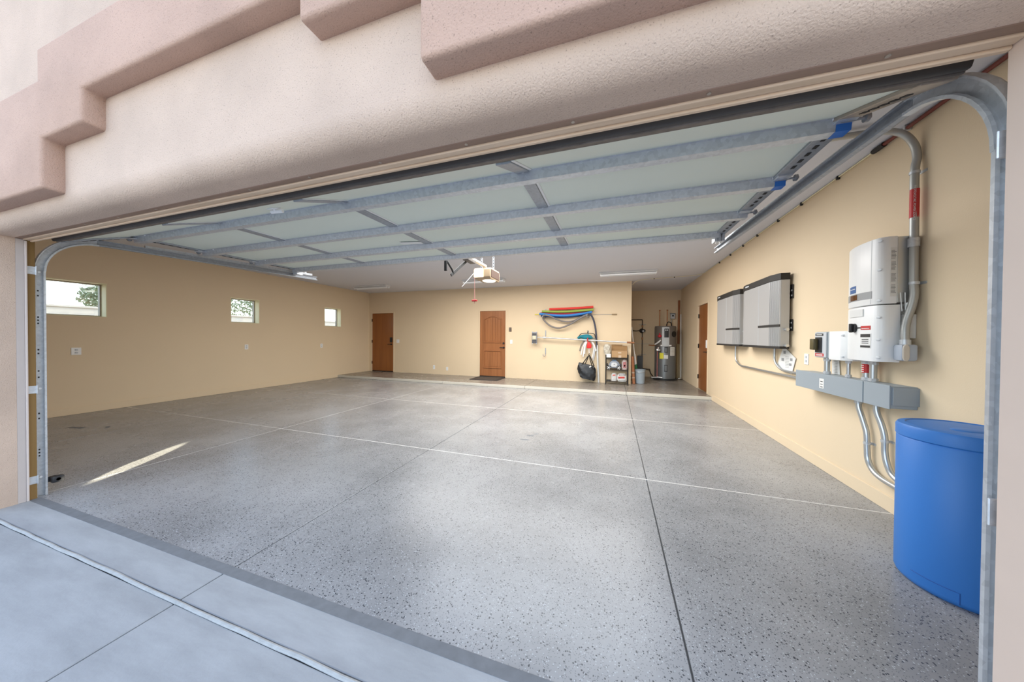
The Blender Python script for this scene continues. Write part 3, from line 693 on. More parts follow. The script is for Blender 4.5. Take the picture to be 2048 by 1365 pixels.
# breaker box and white junction box
bx = thing('breaker_box', 'small grey breaker box with big black handle left of white junction box', 'electrical box', (XR-.06, 3.66, 1.125))
obj('case', MB().box(1.872, XR-.001, 3.565, 3.77, 1.128, 1.37, .004, 1), m_grey, bx, smooth=False)
obj('cover', MB().box(1.862, 1.872, 3.60, 3.768, 1.132, 1.366, .003, 1), m_greyl, bx, smooth=False)
obj('breaker', MB().box(1.852, 1.862, 3.655, 3.745, 1.175, 1.32, .003, 1), m_blackp, bx, smooth=False)
obj('breaker_handle', MB().box(1.815, 1.852, 3.695, 3.755, 1.20, 1.305, .006), mat('bronze_handle', (.10, .08, .03), .4), bx)
r_ = obj('warning_label', MB().box(1.8605, 1.862, 3.63, 3.755, 1.14, 1.168), m_red, bx, smooth=False)
obj('print', MB().box(1.8598, 1.8606, 3.645, 3.74, 1.147, 1.153).box(1.8598, 1.8606, 3.645, 3.74, 1.157, 1.161), m_label, r_, 'stuff', smooth=False)
k_ = obj('name_label', MB().box(1.8605, 1.862, 3.64, 3.755, 1.333, 1.355), m_ink, bx, smooth=False)
obj('print', MB().box(1.8598, 1.8606, 3.655, 3.74, 1.341, 1.347), m_label, k_, 'stuff', smooth=False)
jb = thing('junction_box', 'smooth white junction box between breaker box and inverter', 'electrical box', (XR-.06, 3.44, 1.125))
obj('case', MB().prism([(XR-.001, 3.56), (1.864, 3.56), (1.856, 3.545), (1.856, 3.40), (1.872, 3.372), (1.9, 3.335), (XR-.001, 3.335)], 'z', 1.118, 1.372, .005, 2), m_whitep, jb)
for z in (1.15, 1.335): obj('latch', MB().box(1.858, 1.872, 3.375, 3.40, z-.008, z+.008, .003, 1), m_greyl, jb)
# inverter
iv = thing('solar_inverter', 'tall white wall mounted solar inverter with display and black rotary switch', 'inverter', (XR-.1, 3.1, 1.14))
def bez(a, b, c_, n): return [tuple((1-t)**2*Vector(a)+2*t*(1-t)*Vector(b)+t*t*Vector(c_)) for t in [k/n for k in range(n+1)]]
FRONT = bez((1.868, 3.335), (1.79, 3.18), (1.792, 3.0), 8)[:-1] + [(1.792, 2.99)] + bez((1.793, 2.965), (1.80, 2.905), (1.845, 2.90), 6)   # far to near (x, y)
def front_x(y):
    for (x0, y0), (x1, y1) in zip(FRONT, FRONT[1:]):
        if y1 <= y <= y0: return x0+(x1-x0)*(y0-y)/(y0-y1+1e-9)
    return 1.85
obj('upper_cover', MB().prism(FRONT+[(1.888, 2.90), (1.888, 3.335)], 'z', 1.556, 2.03, .004, 2), m_whitep, iv)
obj('heat_sink_case', MB().box(1.889, XR-.02, 2.904, 3.32, 1.562, 2.026, .003, 1), m_alu, iv, smooth=False)
obj('lower_cabinet', MB().prism(FRONT+[(1.91, 2.90), (1.91, 3.335)], 'z', 1.14, 1.548, .004, 2), m_whitep, iv)
obj('mounting_frame', MB().box(1.911, XR-.002, 2.95, 3.30, 1.16, 1.56, .003, 1), m_greyl, iv, smooth=False)
obj('rear_plate', MB().box(1.93, XR-.002, 2.902, 2.95, 1.31, 1.48, .003, 1), m_white, iv, smooth=False)
def patch(y0, y1, z0, z1, d=.0015, n=8):   # a thin sheet that follows the curved front
    mb = MB(); P = [(front_x(y1+(y0-y1)*k/n), y1+(y0-y1)*k/n) for k in range(n+1)]
    mb.prism([(x-d, y) for x, y in P]+[(x+.002, y) for x, y in reversed(P)], 'z', z0, z1); return mb
db = obj('display_band', patch(2.965, 3.325, 1.60, 1.655), mat('display_band', (.33, .34, .35), .4), iv, smooth=False)
obj('display', patch(3.12, 3.235, 1.607, 1.648, .003), mat('display_glass', (.14, .055, .02), .15), db, smooth=False)
b_ = obj('certification_label', patch(3.14, 3.25, 1.665, 1.72, .002), m_blul, iv, smooth=False, label='small blue label')
obj('print', patch(3.15, 3.24, 1.68, 1.685, .0028).bm and patch(3.15, 3.24, 1.695, 1.70, .0028), m_label, b_, 'stuff', smooth=False)
obj('seam', patch(2.972, 2.976, 1.56, 2.026, .001, 1), m_greyl, iv, smooth=False)
for z in (1.58, 1.80, 2.005, 1.17, 1.30, 1.46):
    q = MB(); yy = 2.925; q.ball((front_x(yy)-.001, yy, z), .005, .026, .010, 12, 8); lo = obj('latch', q, m_greyl, iv)
sl_ = obj('rating_label', MB().box(1.850, 1.884, 2.8985, 2.9005, 1.605, 1.95), m_label, iv, smooth=False, label='printed rating label on the side')
pr_ = MB(); zz = 1.94; kk = 0
while zz > 1.615:
    kk += 1
    if kk % 9 not in (0, 1): pr_.box(1.853, 1.853+random.uniform(.018, .028), 2.8976, 2.8986, zz-.0045, zz)
    zz -= .009
obj('print', pr_, m_inkg, sl_, 'stuff', smooth=False)
obj('grip_pocket', patch(3.02, 3.30, 1.475, 1.535, .006).bm and patch(3.04, 3.24, 1.475, 1.53, .006), m_white, iv)
kn = MB(); ky = 3.145; kx = front_x(ky); kn.cyl((kx+.004, ky, 1.39), (kx-.018, ky, 1.39), .036, .033, 24)
kn.box(kx-.034, kx-.016, ky-.012, ky+.012, 1.355, 1.425, .004, 1); kn.box(kx-.012, kx-.002, ky-.075, ky-.03, 1.385, 1.395)
obj('rotary_switch', kn, m_blackp, iv, label='black rotary disconnect switch')
r_ = obj('warning_label', patch(2.97, 3.065, 1.373, 1.403, .002), m_red, iv, smooth=False)
obj('print', patch(2.98, 3.055, 1.381, 1.385, .0028, 3), m_label, r_, 'stuff', smooth=False)
w_ = obj('hazard_label', patch(2.965, 3.07, 1.235, 1.345, .002), m_label, iv, smooth=False)
pp = MB()
for (ya, yb, za, zb) in ((2.97, 3.065, 1.318, 1.341), (2.985, 3.05, 1.297, 1.303), (2.985, 3.05, 1.284, 1.289), (2.985, 3.05, 1.271, 1.276), (2.97, 3.065, 1.240, 1.256)):
    P = [(front_x(yb+(ya-yb)*k/3), yb+(ya-yb)*k/3) for k in range(4)]
    pp.prism([(x-.003, y) for x, y in P]+[(x+.001, y) for x, y in reversed(P)], 'z', za, zb)
obj('print', pp, m_ink, w_, 'stuff', smooth=False)
obj('padlock_loop', MB().tube([(1.912, 2.895, 1.50), (1.900, 2.893, 1.63), (1.925, 2.893, 1.63), (1.928, 2.893, 1.50)], .003, 6, smooth=False), m_alu, iv)
obj('cable_gland', MB().cyl((1.945, 2.905, 1.49), (1.945, 2.905, 1.56), .014, n=10).cyl((1.945, 2.905, 1.52), (1.945, 2.905, 1.535), .019, n=6), m_alu, iv)
# elbow box and the tall conduit
eb = thing('conduit_elbow', 'grey conduit elbow box with oval beige cover, side of inverter', 'electrical box', (1.92, 2.86, 1.15))
obj('body', MB().box(1.868, 1.955, 2.825, 2.898, 1.155, 1.268, .014), mat('elbow_grey', (.42, .46, .52), .5), eb)
obj('cover', MB().prism([(1.868+.004*0+q[0], q[1]) for q in [(.017*math.cos(a)+.020, 1.211+.032*math.sin(a)+(.026 if math.sin(a) > 0 else -.026)) for a in [k*math.pi/10 for k in range(20)]]], 'y', 2.815, 2.826, .003, 1), mat('cover_beige', (.60, .53, .44), .5), eb)
mc = conduit([(.55, 2.94, 2.795), (1.2, 2.93, 2.795), (1.62, 2.925, 2.793), (1.80, 2.92, 2.785), (1.90, 2.91, 2.745), (1.955, 2.90, 2.66), (1.968, 2.89, 2.56), (1.955, 2.885, 2.45), (1.955, 2.88, 2.1), (1.955, 2.875, 1.72), (1.955, 2.868, 1.62), (1.945, 2.868, 1.54), (1.925, 2.874, 1.44), (1.912, 2.868, 1.36), (1.91, 2.862, 1.262)], .0215,
             'tall steel conduit running from ceiling down to the inverter elbow', m_conduitd, [(1.955, 2.87, 1.69), (1.955, 2.885, 2.45)], [((1.955, 2.88, 1.94), (1.955, 2.88, 2.0)), ((1.910, 2.862, 1.262), (1.911, 2.865, 1.30))])
sb_ = obj('warning_label', MB().cyl((1.955, 2.882, 2.14), (1.955, 2.882, 2.335), .0228, n=16, caps=False), m_red, mc, label='red label with white capitals')
n_ = Vector((-1.85, -2.85, 0)).normalized()   # the label faces the doorway
lettering('PHOTOVOLTAIC POWER SOURCE', .0155, sb_, facing(Vector((1.955, 2.882, 2.2375))+n_*.0236, (0, 0, -1), Vector((0, 0, -1)).cross(n_)*-1), m_label)
conduit([(1.945, 3.335, .808), (1.945, 3.33, .74), (1.955, 3.30, .64), (1.962, 3.27, .54), (1.962, 3.262, .42), (1.962, 3.25, .33), (1.962, 3.20, .265), (1.962, 3.12, .235), (1.962, 2.98, .225), (1.966, 2.84, .222), (1.985, 2.76, .22)], .019,
        'lower steel conduit leaving wireway farther from the blue tank', m_conduit, [(1.962, 3.262, .46)], [((1.945, 3.335, .77), (1.945, 3.335, .808))])
conduit([(1.945, 3.15, .808), (1.945, 3.145, .74), (1.955, 3.115, .65), (1.962, 3.095, .56), (1.962, 3.09, .45), (1.962, 3.07, .37), (1.962, 3.02, .30), (1.962, 2.92, .268), (1.966, 2.82, .262), (1.985, 2.74, .26)], .019,
        'lower steel conduit leaving wireway next to the blue tank', m_conduit, [(1.962, 3.092, .53)])
# hanging documents
dc = thing('instruction_sheet', 'printed white card hanging tilted below the nearer battery', 'paper', (XR-.02, 4.55, .90))
obj('sheet', MB().prism([(4.63, 1.215), (4.36, 1.08), (4.44, .89), (4.78, .965)], 'x', XR-.012, XR-.008), m_label, dc, smooth=False)
pr_ = MB()
for (y_, z_, w_, h_) in ((4.60, 1.14, .05, .035), (4.64, 1.05, .06, .035), (4.45, 1.06, .05, .03), (4.47, 1.0, .05, .03)): pr_.box(XR-.0135, XR-.0115, y_-w_/2, y_+w_/2, z_-h_/2, z_+h_/2)
for k in range(8): pr_.box(XR-.0135, XR-.0115, 4.50, 4.58, .96+k*.018, .964+k*.018)
obj('print', pr_, m_inkg, dc, 'stuff', smooth=False)
dc2 = thing('document_pouch', 'clear plastic document pouch hung behind the short nipples', 'paper', (XR-.012, 3.68, .975))
obj('sheet', MB().prism([(3.745, 1.125), (3.655, 1.125), (3.635, .975), (3.74, .975)], 'x', XR-.012, XR-.007), m_label, dc2, smooth=False)
pr_ = MB()
for k in range(8): pr_.box(XR-.0135, XR-.0115, 3.665, 3.72, .99+k*.014, .993+k*.014)
obj('print', pr_, m_inkg, dc2, 'stuff', smooth=False)
# outlets and switches
def plate(axis, p, label, cat, n=2, w=.074, h=.118):
    x, y, z = p; t = thing('wall_outlet' if cat == 'outlet' else 'light_switch', label, cat, p)
    if axis == 'right': B_ = lambda u0, u1, v0, v1, d0, d1: MB().box(x-d1, x-d0, y+u0, y+u1, z+v0, z+v1, .002, 1)
    elif axis == 'left': B_ = lambda u0, u1, v0, v1, d0, d1: MB().box(x+d0, x+d1, y+u0, y+u1, z+v0, z+v1, .002, 1)
    else: B_ = lambda u0, u1, v0, v1, d0, d1: MB().box(x+u0, x+u1, y-d1, y-d0, z+v0, z+v1, .002, 1)
    obj('cover_plate', B_(-w/2, w/2, -h/2, h/2, 0, .007), m_whitep, t, smooth=False)
    if cat == 'outlet':
        for v in (-.022, .022):
            s_ = obj('socket', B_(-.017, .017, v-.014, v+.014, .006, .0095), m_greyl, t, smooth=False)
            sl = B_(-.009, -.006, v-.004, v+.007, .009, .0102)
            obj('slot', sl, m_ink, s_, smooth=False)
    else: obj('rocker', B_(-.016, .016, -.032, .032, .006, .011), m_white, t, smooth=False)
    return t
plate('right', (XR, 4.17, 1.085), 'white outlet on right wall between battery and breaker box', 'outlet')
plate('left', (XL, 2.52, 1.02), 'white outlet on left wall below the largest window', 'outlet', w=.1)
plate('left', (XL, 4.955, 1.025), 'white outlet on left wall below the middle window', 'outlet')
plate('left', (XL, 6.93, 1.01), 'white outlet on left wall nearest the back corner', 'outlet')
plate('back', (-7.04, YB, 1.14), 'white switch on back wall right of the flush door', 'switch', w=.11)
plate('back', (-2.93, YB, 1.165), 'white switch on back wall right of the panelled door', 'switch')
plate('back', (-5.61, YB, .30), 'left one of two low white outlets on back wall', 'outlet', h=.13)
plate('back', (-5.12, YB, .268), 'right one of two low white outlets on back wall', 'outlet', h=.11)
kp = thing('wall_keypad', 'small brown control keypad right of the panelled door', 'keypad', (-2.965, YB-.02, 1.475))
obj('case', MB().box(-3.0, -2.925, YB-.022, YB, 1.475, 1.60, .005, 1), mat('keypad_brown', (.10, .07, .05), .5), kp)
kb = MB()
for a in range(2):
    for b in range(3): kb.box(-2.992+a*.032, -2.968+a*.032, YB-.026, YB-.021, 1.49+b*.034, 1.512+b*.034, .002, 1)
obj('button', kb, mat('keypad_button', (.2, .16, .13), .5), kp, 'stuff')
# brine tank
bt = thing('brine_tank', 'round blue plastic brine tank with lid standing against right wall', 'tank', (1.735, 2.25, 0))
cx, cy, r = 1.737, 2.25, .222
obj('body', MB().lathe([(r-.02, 0), (r-.006, .012), (r, .03), (r, .765), (r-.004, .770)], cx, cy, 56), m_tank, bt)
obj('lid', MB().lathe([(r-.004, .770), (r+.003, .776), (r+.003, .825), (r-.004, .838), (r-.03, .843), (r-.034, .838), (r-.06, .840), (.05, .845), (.01, .846)], cx, cy, 56), m_tank, bt)
obj('lid_grip', MB().ball((cx-.02, cy-.06, .842), .075, .045, .008, 20, 8), m_tank, bt)
a0, a1 = math.radians(190), math.radians(232)
seamb = MB(); seamb.tube([(cx+(r+.0005)*math.cos(a), cy+(r+.0005)*math.sin(a), .075) for a in [a0+(a1-a0)*k/8 for k in range(9)]]+[(cx+(r+.0005)*math.cos(a1), cy+(r+.0005)*math.sin(a1), .02)], .002, 6, smooth=False)
obj('mould_seam', seamb, mat('seam_blue', (.012, .085, .33), .5), bt)
# red pipe and cable along the top of the right wall
rp = thing('red_pipe', 'thin dark red pipe along ceiling corner of right wall', 'pipe', (1.975, .95, 2.81))
obj('pipe', MB().tube([(1.972, 1.14, 2.812), (1.972, 2.2, 2.812), (1.972, 3.2, 2.812)], .013, 10, smooth=False), m_redpipe, rp)
obj('end_fitting', MB().cyl((1.972, 3.17, 2.812), (1.972, 3.27, 2.812), .019, n=10).ball((1.972, 3.27, 2.812), .019, .019, .019), m_black, rp)
for y in (1.6, 2.98): obj('pipe_strap', MB().box(1.955, 1.996, y-.01, y+.01, 2.795, 2.834, .002, 1), m_galv, rp)
cb = thing('ceiling_cable', 'thin cable clipped along ceiling edge above the batteries', 'cable', (1.985, 3.3, 2.82))
obj('cable', MB().tube([(1.985, 3.28, 2.822), (1.985, 5, 2.822), (1.985, 7.5, 2.822), (1.95, 8.3, 2.825), (1.5, 8.5, 2.826), (.95, 8.6, 2.826), (.60, 8.75, 2.82), (.47, 8.9, 2.74)], .006, 6), m_cream, cb)
for y in (3.71, 4.3, 4.81, 5.41, 5.93, 6.5, 7.1): obj('clip', MB().box(1.972, 1.996, y-.012, y+.012, 2.80, 2.832, .003, 1), m_black, cb)
for x, y in ((1.42, 8.52), (.97, 8.6)): obj('clip', MB().box(x-.012, x+.012, y-.012, y+.012, 2.81, 2.834, .003, 1), m_black, cb)

# ================================================================== BACK WALL
HG = 'utility hooks on back wall'
def hook(x, z0, z1, label, dep=.13):
    t = thing('wall_hook', label, 'hook', (x, YB-.03, z0))
    obj('plate', MB().box(x-.016, x+.016, YB-.006, YB, z0+.06, z1, .002, 1), m_galvd, t)
    obj('prong', MB().tube([(x, YB-.008, z0+.10), (x-.005, YB-.03, z0+.02), (x-.02, YB-dep*.75, z0), (x-.04, YB-dep, z0+.02), (x-.045, YB-dep, z0+.07)], .009, 8), m_galvd, t)
    return t
hook(-1.875, 1.28, 1.51, 'bare steel hook above the telescopic pole head'); hook(-1.875, .76, 1.0, 'empty steel hook, lowest on back wall')
hook(-1.875, 1.85, 2.13, 'steel hook holding left ends of the foam noodles', .26); hook(-.645, 1.86, 2.06, 'steel hook holding right ends of the foam noodles', .26)
hook(-.67, 1.30, 1.50, 'steel hook holding the teal pool net')
NG = 'foam pool noodles on back wall hooks'
def noodle(pts, colr, label, r=.031):
    o = tag(obj('pool_noodle', MB().tube(pts, r, 12), mat('foam', colr, .8)), label, 'pool noodle', NG)
noodle([(-1.75, 8.70, 2.114), (-1.2, 8.70, 2.122), (-.53, 8.70, 2.15)], (.75, .05, .04), 'bright red pool noodle, topmost and straightest')
noodle([(-1.96, 8.69, 2.055), (-1.3, 8.69, 2.035), (-.52, 8.69, 2.075)], (.30, .42, .07), 'green pool noodle between the bright red and blue ones')
noodle([(-2.02, 8.765, 2.005), (-1.3, 8.765, 1.985), (-.56, 8.765, 2.035)], (.55, .06, .09), 'darker red pool noodle squeezed between green and blue')
noodle([(-2.03, 8.67, 1.985), (-1.6, 8.665, 1.935), (-1.25, 8.66, 1.925), (-.9, 8.665, 1.955), (-.56, 8.67, 2.01)], (.04, .22, .60), 'bright blue pool noodle, lowest of the bunch')
noodle([(-2.0, 8.765, 1.93), (-1.3, 8.765, 1.895), (-.6, 8.765, 1.965)], (.02, .09, .28), 'dark blue pool noodle behind the bright blue one', .026)
tp = thing('thin_rod', 'thin metal rod with bronze tip lying across the upper hooks', 'rod', (-1, 8.72, 1.94))
obj('shaft', MB().cyl((-2.18, 8.805, 1.975), (-.02, 8.805, 1.945), .007, n=8), m_alu, tp); obj('tip', MB().cyl((-.05, 8.805, 1.945), (.085, 8.805, 1.943), .017, n=10), mat('bronze', (.33, .24, .13), .5), tp); obj('yellow_end', MB().cyl((-2.2, 8.805, 1.975), (-2.03, 8.805, 1.973), .012, n=8), m_yel, tp)
vh = thing('vacuum_hose', 'long grey ribbed pool vacuum hose looped over back wall hooks', 'hose', (-.4, 8.74, ST))
m_hose = mat('hose_grey', (.20, .18, .17), .55)
def ribbed(pts, r, n=10):
    p, _ = spline([Vector(q) for q in pts], sub=14); rads = [r*(1.08 if i % 2 else .92) for i in range(len(p))]
    return MB().tube(p, r, n, smooth=False, rads=rads)
obj('loop', ribbed([(-.66, 8.60, 1.945), (-.85, 8.64, 1.86), (-1.15, 8.66, 1.68), (-1.45, 8.68, 1.575), (-1.7, 8.68, 1.63), (-1.88, 8.68, 1.78), (-1.93, 8.66, 1.90), (-1.86, 8.60, 1.94)], .025), m_hose, vh)
obj('loop', ribbed([(-1.86, 8.60, 1.94), (-1.72, 8.605, 1.91), (-1.45, 8.70, 1.79), (-1.2, 8.72, 1.755), (-1.0, 8.72, 1.80), (-.8, 8.70, 1.90), (-.66, 8.60, 1.945)], .023), m_hose, vh)
obj('drop', ribbed([(-.66, 8.60, 1.945), (-.58, 8.61, 1.915), (-.51, 8.67, 1.76), (-.46, 8.71, 1.5), (-.44, 8.74, 1.2), (-.425, 8.755, 1.0)], .024), mat('hose_navy', (.06, .065, .10), .5), vh)
obj('drop_pole', MB().tube([(-.42, 8.75, 1.10), (-.40, 8.76, .6), (-.37, 8.77, ST+.005)], .026, 12), mat('pvc_grey_white', (.66, .66, .64), .4), vh, label='pale straight lower length')
# telescopic pole with vacuum head
tv = thing('telescopic_pole', 'long aluminium pool pole with vacuum head hung level across back wall', 'pole', (-.8, 8.69, 1.2))
obj('tube', MB().cyl((-2.08, 8.66, 1.312), (.36, 8.66, 1.188), .0155, n=12), m_alu, tv); obj('outer_tube', MB().cyl((-1.85, 8.66, 1.300), (.30, 8.66, 1.191), .020, n=12), m_alu, tv)
obj('grip', MB().cyl((.34, 8.66, 1.189), (.52, 8.66, 1.180), .025, n=12), mat('grip_tan', (.30, .12, .05), .5), tv); obj('clamp', MB().cyl((-1.92, 8.66, 1.3035), (-1.83, 8.66, 1.299), .028, n=12), m_greyl, tv)
hd_ = obj('vacuum_head', MB().box(-2.245, -2.095, 8.64, 8.70, 1.13, 1.46, .012), mat('head_grey', (.30, .31, .34), .5), tv)
obj('center_hub', MB().box(-2.225, -2.115, 8.615, 8.645, 1.24, 1.35, .01), mat('hub_cream', (.60, .57, .42), .5), hd_)
rb = MB()
for k in range(9):
    if k not in (3, 4, 5): rb.box(-2.235, -2.105, 8.632, 8.642, 1.145+k*.034, 1.162+k*.034)
obj('ridge', rb, m_black, hd_, 'stuff', smooth=False)
for z in (1.125, 1.465): obj('wheel', MB().cyl((-2.24, 8.66, z), (-2.22, 8.66, z), .018, n=10).cyl((-2.12, 8.66, z), (-2.10, 8.66, z), .018, n=10), m_greyl, hd_)
# teal leaf net
nt_ = thing('pool_leaf_net', 'teal mesh pool leaf net with dark rim hanging on a hook', 'net', (-.68, 8.72, 1.28))
obj('rim', MB().tube([(-.93, 8.70, 1.29), (-.88, 8.70, 1.39), (-.80, 8.70, 1.425), (-.68, 8.70, 1.43), (-.55, 8.70, 1.425), (-.49, 8.70, 1.39), (-.47, 8.70, 1.30)], .010, 8), m_black, nt_)
net = MB(); nx_, nz_ = 22, 8; V = []
for j in range(nz_+1):
    v = j/nz_; row = []
    for i in range(nx_+1):
        u = i/nx_; x_ = -.94+.48*u; topz = 1.30+.10*math.sin(math.pi*min(1, max(0, u*1.15)))**.6; botz = 1.265+.02*math.sin(9*u)
        row.append(net.bm.verts.new((x_+.05*(v-.5)*math.cos(6*u), 8.70-.045*math.sin(math.pi*v)*(1+.3*math.sin(14*u)), topz+(botz-topz)*v)))
    V.append(row)
for j in range(nz_):
    for i in range(nx_): net.bm.faces.new((V[j][i], V[j][i+1], V[j+1][i+1], V[j+1][i]))
obj('mesh_bag', net, mat('net_teal', (.01, .20, .26), .7, bump=.5, bscale=180), nt_)
obj('neck', MB().tube([(-.68, 8.70, 1.43), (-.67, 8.70, 1.47), (-.67, 8.71, 1.50)], .012, 8), m_black, nt_)
wh = thing('white_hose_bundle', 'bundle of limp white and grey hose lengths hanging beneath teal net', 'hose', (-.68, 8.75, .7))
for pts, r_, m_ in (([(-.72, 8.72, 1.25), (-.80, 8.71, 1.18), (-.86, 8.72, 1.05), (-.885, 8.73, .93)], .017, m_hose), ([(-.70, 8.73, 1.25), (-.77, 8.71, 1.12), (-.82, 8.72, .98), (-.85, 8.73, .83)], .017, m_whitep), ([(-.68, 8.72, 1.25), (-.74, 8.71, 1.10), (-.775, 8.72, .92), (-.79, 8.73, .78)], .019, m_whitep),
                    ([(-.66, 8.72, 1.25), (-.72, 8.70, 1.12), (-.745, 8.72, .98), (-.75, 8.73, .86)], .015, m_whitep), ([(-.62, 8.73, 1.25), (-.53, 8.71, 1.16), (-.48, 8.70, 1.04), (-.45, 8.71, .94)], .020, m_whitep), ([(-.60, 8.73, 1.24), (-.52, 8.72, 1.10), (-.52, 8.72, .92), (-.55, 8.73, .74)], .016, m_whitep), ([(-.60, 8.74, 1.22), (-.50, 8.73, 1.08), (-.49, 8.73, .88), (-.525, 8.74, .68)], .017, m_greyl)):
    obj('hose_length', MB().tube(pts, r_, 8), m_, wh)
rs = thing('red_scoop', 'red plastic scoop hanging in front of the white hoses', 'scoop', (-.62, 8.64, 1.02))
obj('cup', MB().prism([(-.69, 1.02), (-.57, 1.02), (-.555, 1.10), (-.60, 1.18), (-.66, 1.20), (-.68, 1.12)], 'y', 8.575, 8.625, .014, 3), mat('red_plastic', (.70, .02, .02), .4), rs)
obj('handle', MB().tube([(-.66, 8.60, 1.19), (-.675, 8.605, 1.25), (-.66, 8.615, 1.30)], .014, 8), mat('red_plastic_dark', (.5, .02, .02), .4), rs)
ch = thing('hanging_chain', 'short pale strap with clip holding up the black bag', 'strap', (-.62, 8.64, .82))
obj('strap', MB().tube([(-.62, 8.64, 1.03), (-.63, 8.64, .95), (-.62, 8.64, .88)], .011, 8), m_label, ch); obj('clip', MB().tube([(-.62, 8.64, .88), (-.64, 8.63, .85), (-.62, 8.62, .82), (-.60, 8.63, .85), (-.62, 8.64, .88)], .007, 6), m_black, ch)
# black bag
bg_ = thing('tote_bag', 'slouchy black tote bag hanging by its strap on back wall', 'bag', (-.65, 8.66, .17))
def blob(fn, nu=28, nv=18):
    mb = MB(); V = []
    for j in range(nv+1):
        V.append([mb.bm.verts.new(fn(2*math.pi*i/nu, j/nv)) for i in range(nu)])
    for j in range(nv):
        for i in range(nu): mb.bm.faces.new((V[j][i], V[j][(i+1) % nu], V[j+1][(i+1) % nu], V[j+1][i]))
    mb.bm.faces.new(V[0][::-1]); mb.bm.faces.new(V[-1]); return mb
def bagf(a, v):
    z = .175 + .40*v; w = .19 + .055*math.sin(math.pi*v*.8) - .05*max(0, v-.75)*4*.5
    d = .075*(1-.75*v**3)+.012; sk = -.035+.05*(.5-v)*.6
    wr_ = .008*math.sin(5*a+9*v)+.006*math.sin(11*a-14*v)
    ce = math.cos(a); se_ = math.sin(a); ce = math.copysign(abs(ce)**.7, ce); se_ = math.copysign(abs(se_)**.8, se_)
    return (-.65+sk+(w+wr_)*ce, 8.66+(d+wr_)*se_, z - .10*(ce*.5+.5)*(1-v)*0 - .07*ce*.6 + .012*math.sin(4*a))
obj('body', blob(bagf), mat('black_nylon', (.012, .013, .016), .4, bump=.3, bscale=12, bdist=.03), bg_)
obj('handle', MB().tube([(-.80, 8.62, .585), (-.72, 8.62, .70), (-.65, 8.63, .80), (-.62, 8.635, .825), (-.60, 8.63, .80), (-.55, 8.62, .68), (-.49, 8.62, .535)], .014, 8), m_black, bg_)
obj('handle', MB().tube([(-.74, 8.69, .56), (-.68, 8.68, .70), (-.625, 8.65, .82), (-.60, 8.68, .70), (-.55, 8.69, .54)], .012, 8), m_black, bg_)
obj('tag', MB().box(-.62, -.56, 8.595, 8.60, .505, .535, rot=(-.6, 'Y')), m_label, bg_, smooth=False)
# wire rack
rk = thing('wire_shelf_rack', 'small black three-tier wire shelf rack on step by the corner', 'shelf', (.09, 8.66, ST))
X0, X1, Y0, Y1 = -.185, .368, 8.53, 8.78
for x in (X0, X1):
    for y in (Y0, Y1): obj('post', MB().cyl((x, y, ST), (x, y, .85), .0125, n=10).ball((x, y, .85), .015, .015, .012, 10, 6), m_black, rk)
for z in (.775, .46, .15):
    w = MB()
    for y in (Y0, Y1):
        w.cyl((X0, y, z), (X1, y, z), .006, n=8); w.cyl((X0, y, z-.03), (X1, y, z-.03), .005, n=8)
    for x in (X0, X1): w.cyl((x, Y0, z), (x, Y1, z), .006, n=8)
    for k in range(21): x = X0+(X1-X0)*k/20; w.cyl((x, Y0, z+.002), (x, Y1, z+.002), .003, n=6)
    obj('shelf', w, m_black, rk)
bx_ = thing('cardboard_box', 'open brown cardboard box on top of the wire rack', 'box', (.15, 8.66, .785))
cbx = MB(); a, b, y0, y1, z0, z1 = -.045, .35, 8.545, 8.775, .785, .965
cbx.box(a, b, y0, y0+.006, z0, z1); cbx.box(a, b, y1-.006, y1, z0, z1); cbx.box(a, a+.006, y0, y1, z0, z1); cbx.box(b-.006, b, y0, y1, z0, z1); cbx.box(a, b, y0, y1, z0, z0+.006)
bo = obj('carton', cbx, m_card, bx_, smooth=False)
obj('flap', MB().box(a+.0, b-.12, y1-.004, y1, z1, 1.125), m_cardin, bx_, smooth=False); obj('flap', MB().box(b-.118, b, y1-.005, y1-.001, z1, 1.095), m_cardin, bx_, smooth=False)
obj('tape', MB().box(.13, .20, y0-.001, y0, z0, .85).box(.12, .20, y0-.001, y0, .90, .935), m_tape, bx_, smooth=False)
wb = thing('small_white_box', 'small white carton beside the cardboard box on the rack', 'box', (-.13, 8.62, .785))
obj('carton', MB().box(-.195, -.06, 8.55, 8.70, .785, .865, .004, 1), m_whitep, wb, smooth=False); obj('lid', MB().box(-.197, -.058, 8.548, 8.702, .862, .882, .003, 1), m_white, wb, smooth=False)
def crinkle(cx, cy, z0, w, d, h, lean=0, seed=1, pinch=.35, amp=.12):
    rnd = random.Random(seed); ph = [rnd.uniform(0, 6.3) for _ in range(6)]
    def f(a, v):
        ce, se_ = math.cos(a), math.sin(a); ce = math.copysign(abs(ce)**.75, ce); se_ = math.copysign(abs(se_)**.75, se_)
        k = (1-.10*(1-min(1, v*6))) * (1-(1-pinch)*max(0, (v-.72)/.28)**1.6)
        n = 1+amp*(math.sin(3*a+ph[0]+5*v)*.4+math.sin(7*a+ph[1]-8*v)*.35+math.sin(5*a+ph[2]+13*v)*.25)
        return (cx+w/2*ce*k*n+lean*v*h, cy+d/2*se_*k*n, z0+h*v)
    return blob(f)
m_clear = mat('cloudy_plastic', (.50, .46, .38), .3, bump=.6, bscale=25, bdist=.02)
tag(obj('plastic_bag', crinkle(-.155, 8.64, .884, .17, .13, .255, .0, 4, .6, .2), m_clear), 'crumpled clear plastic bag on top of the small white box', 'bag')
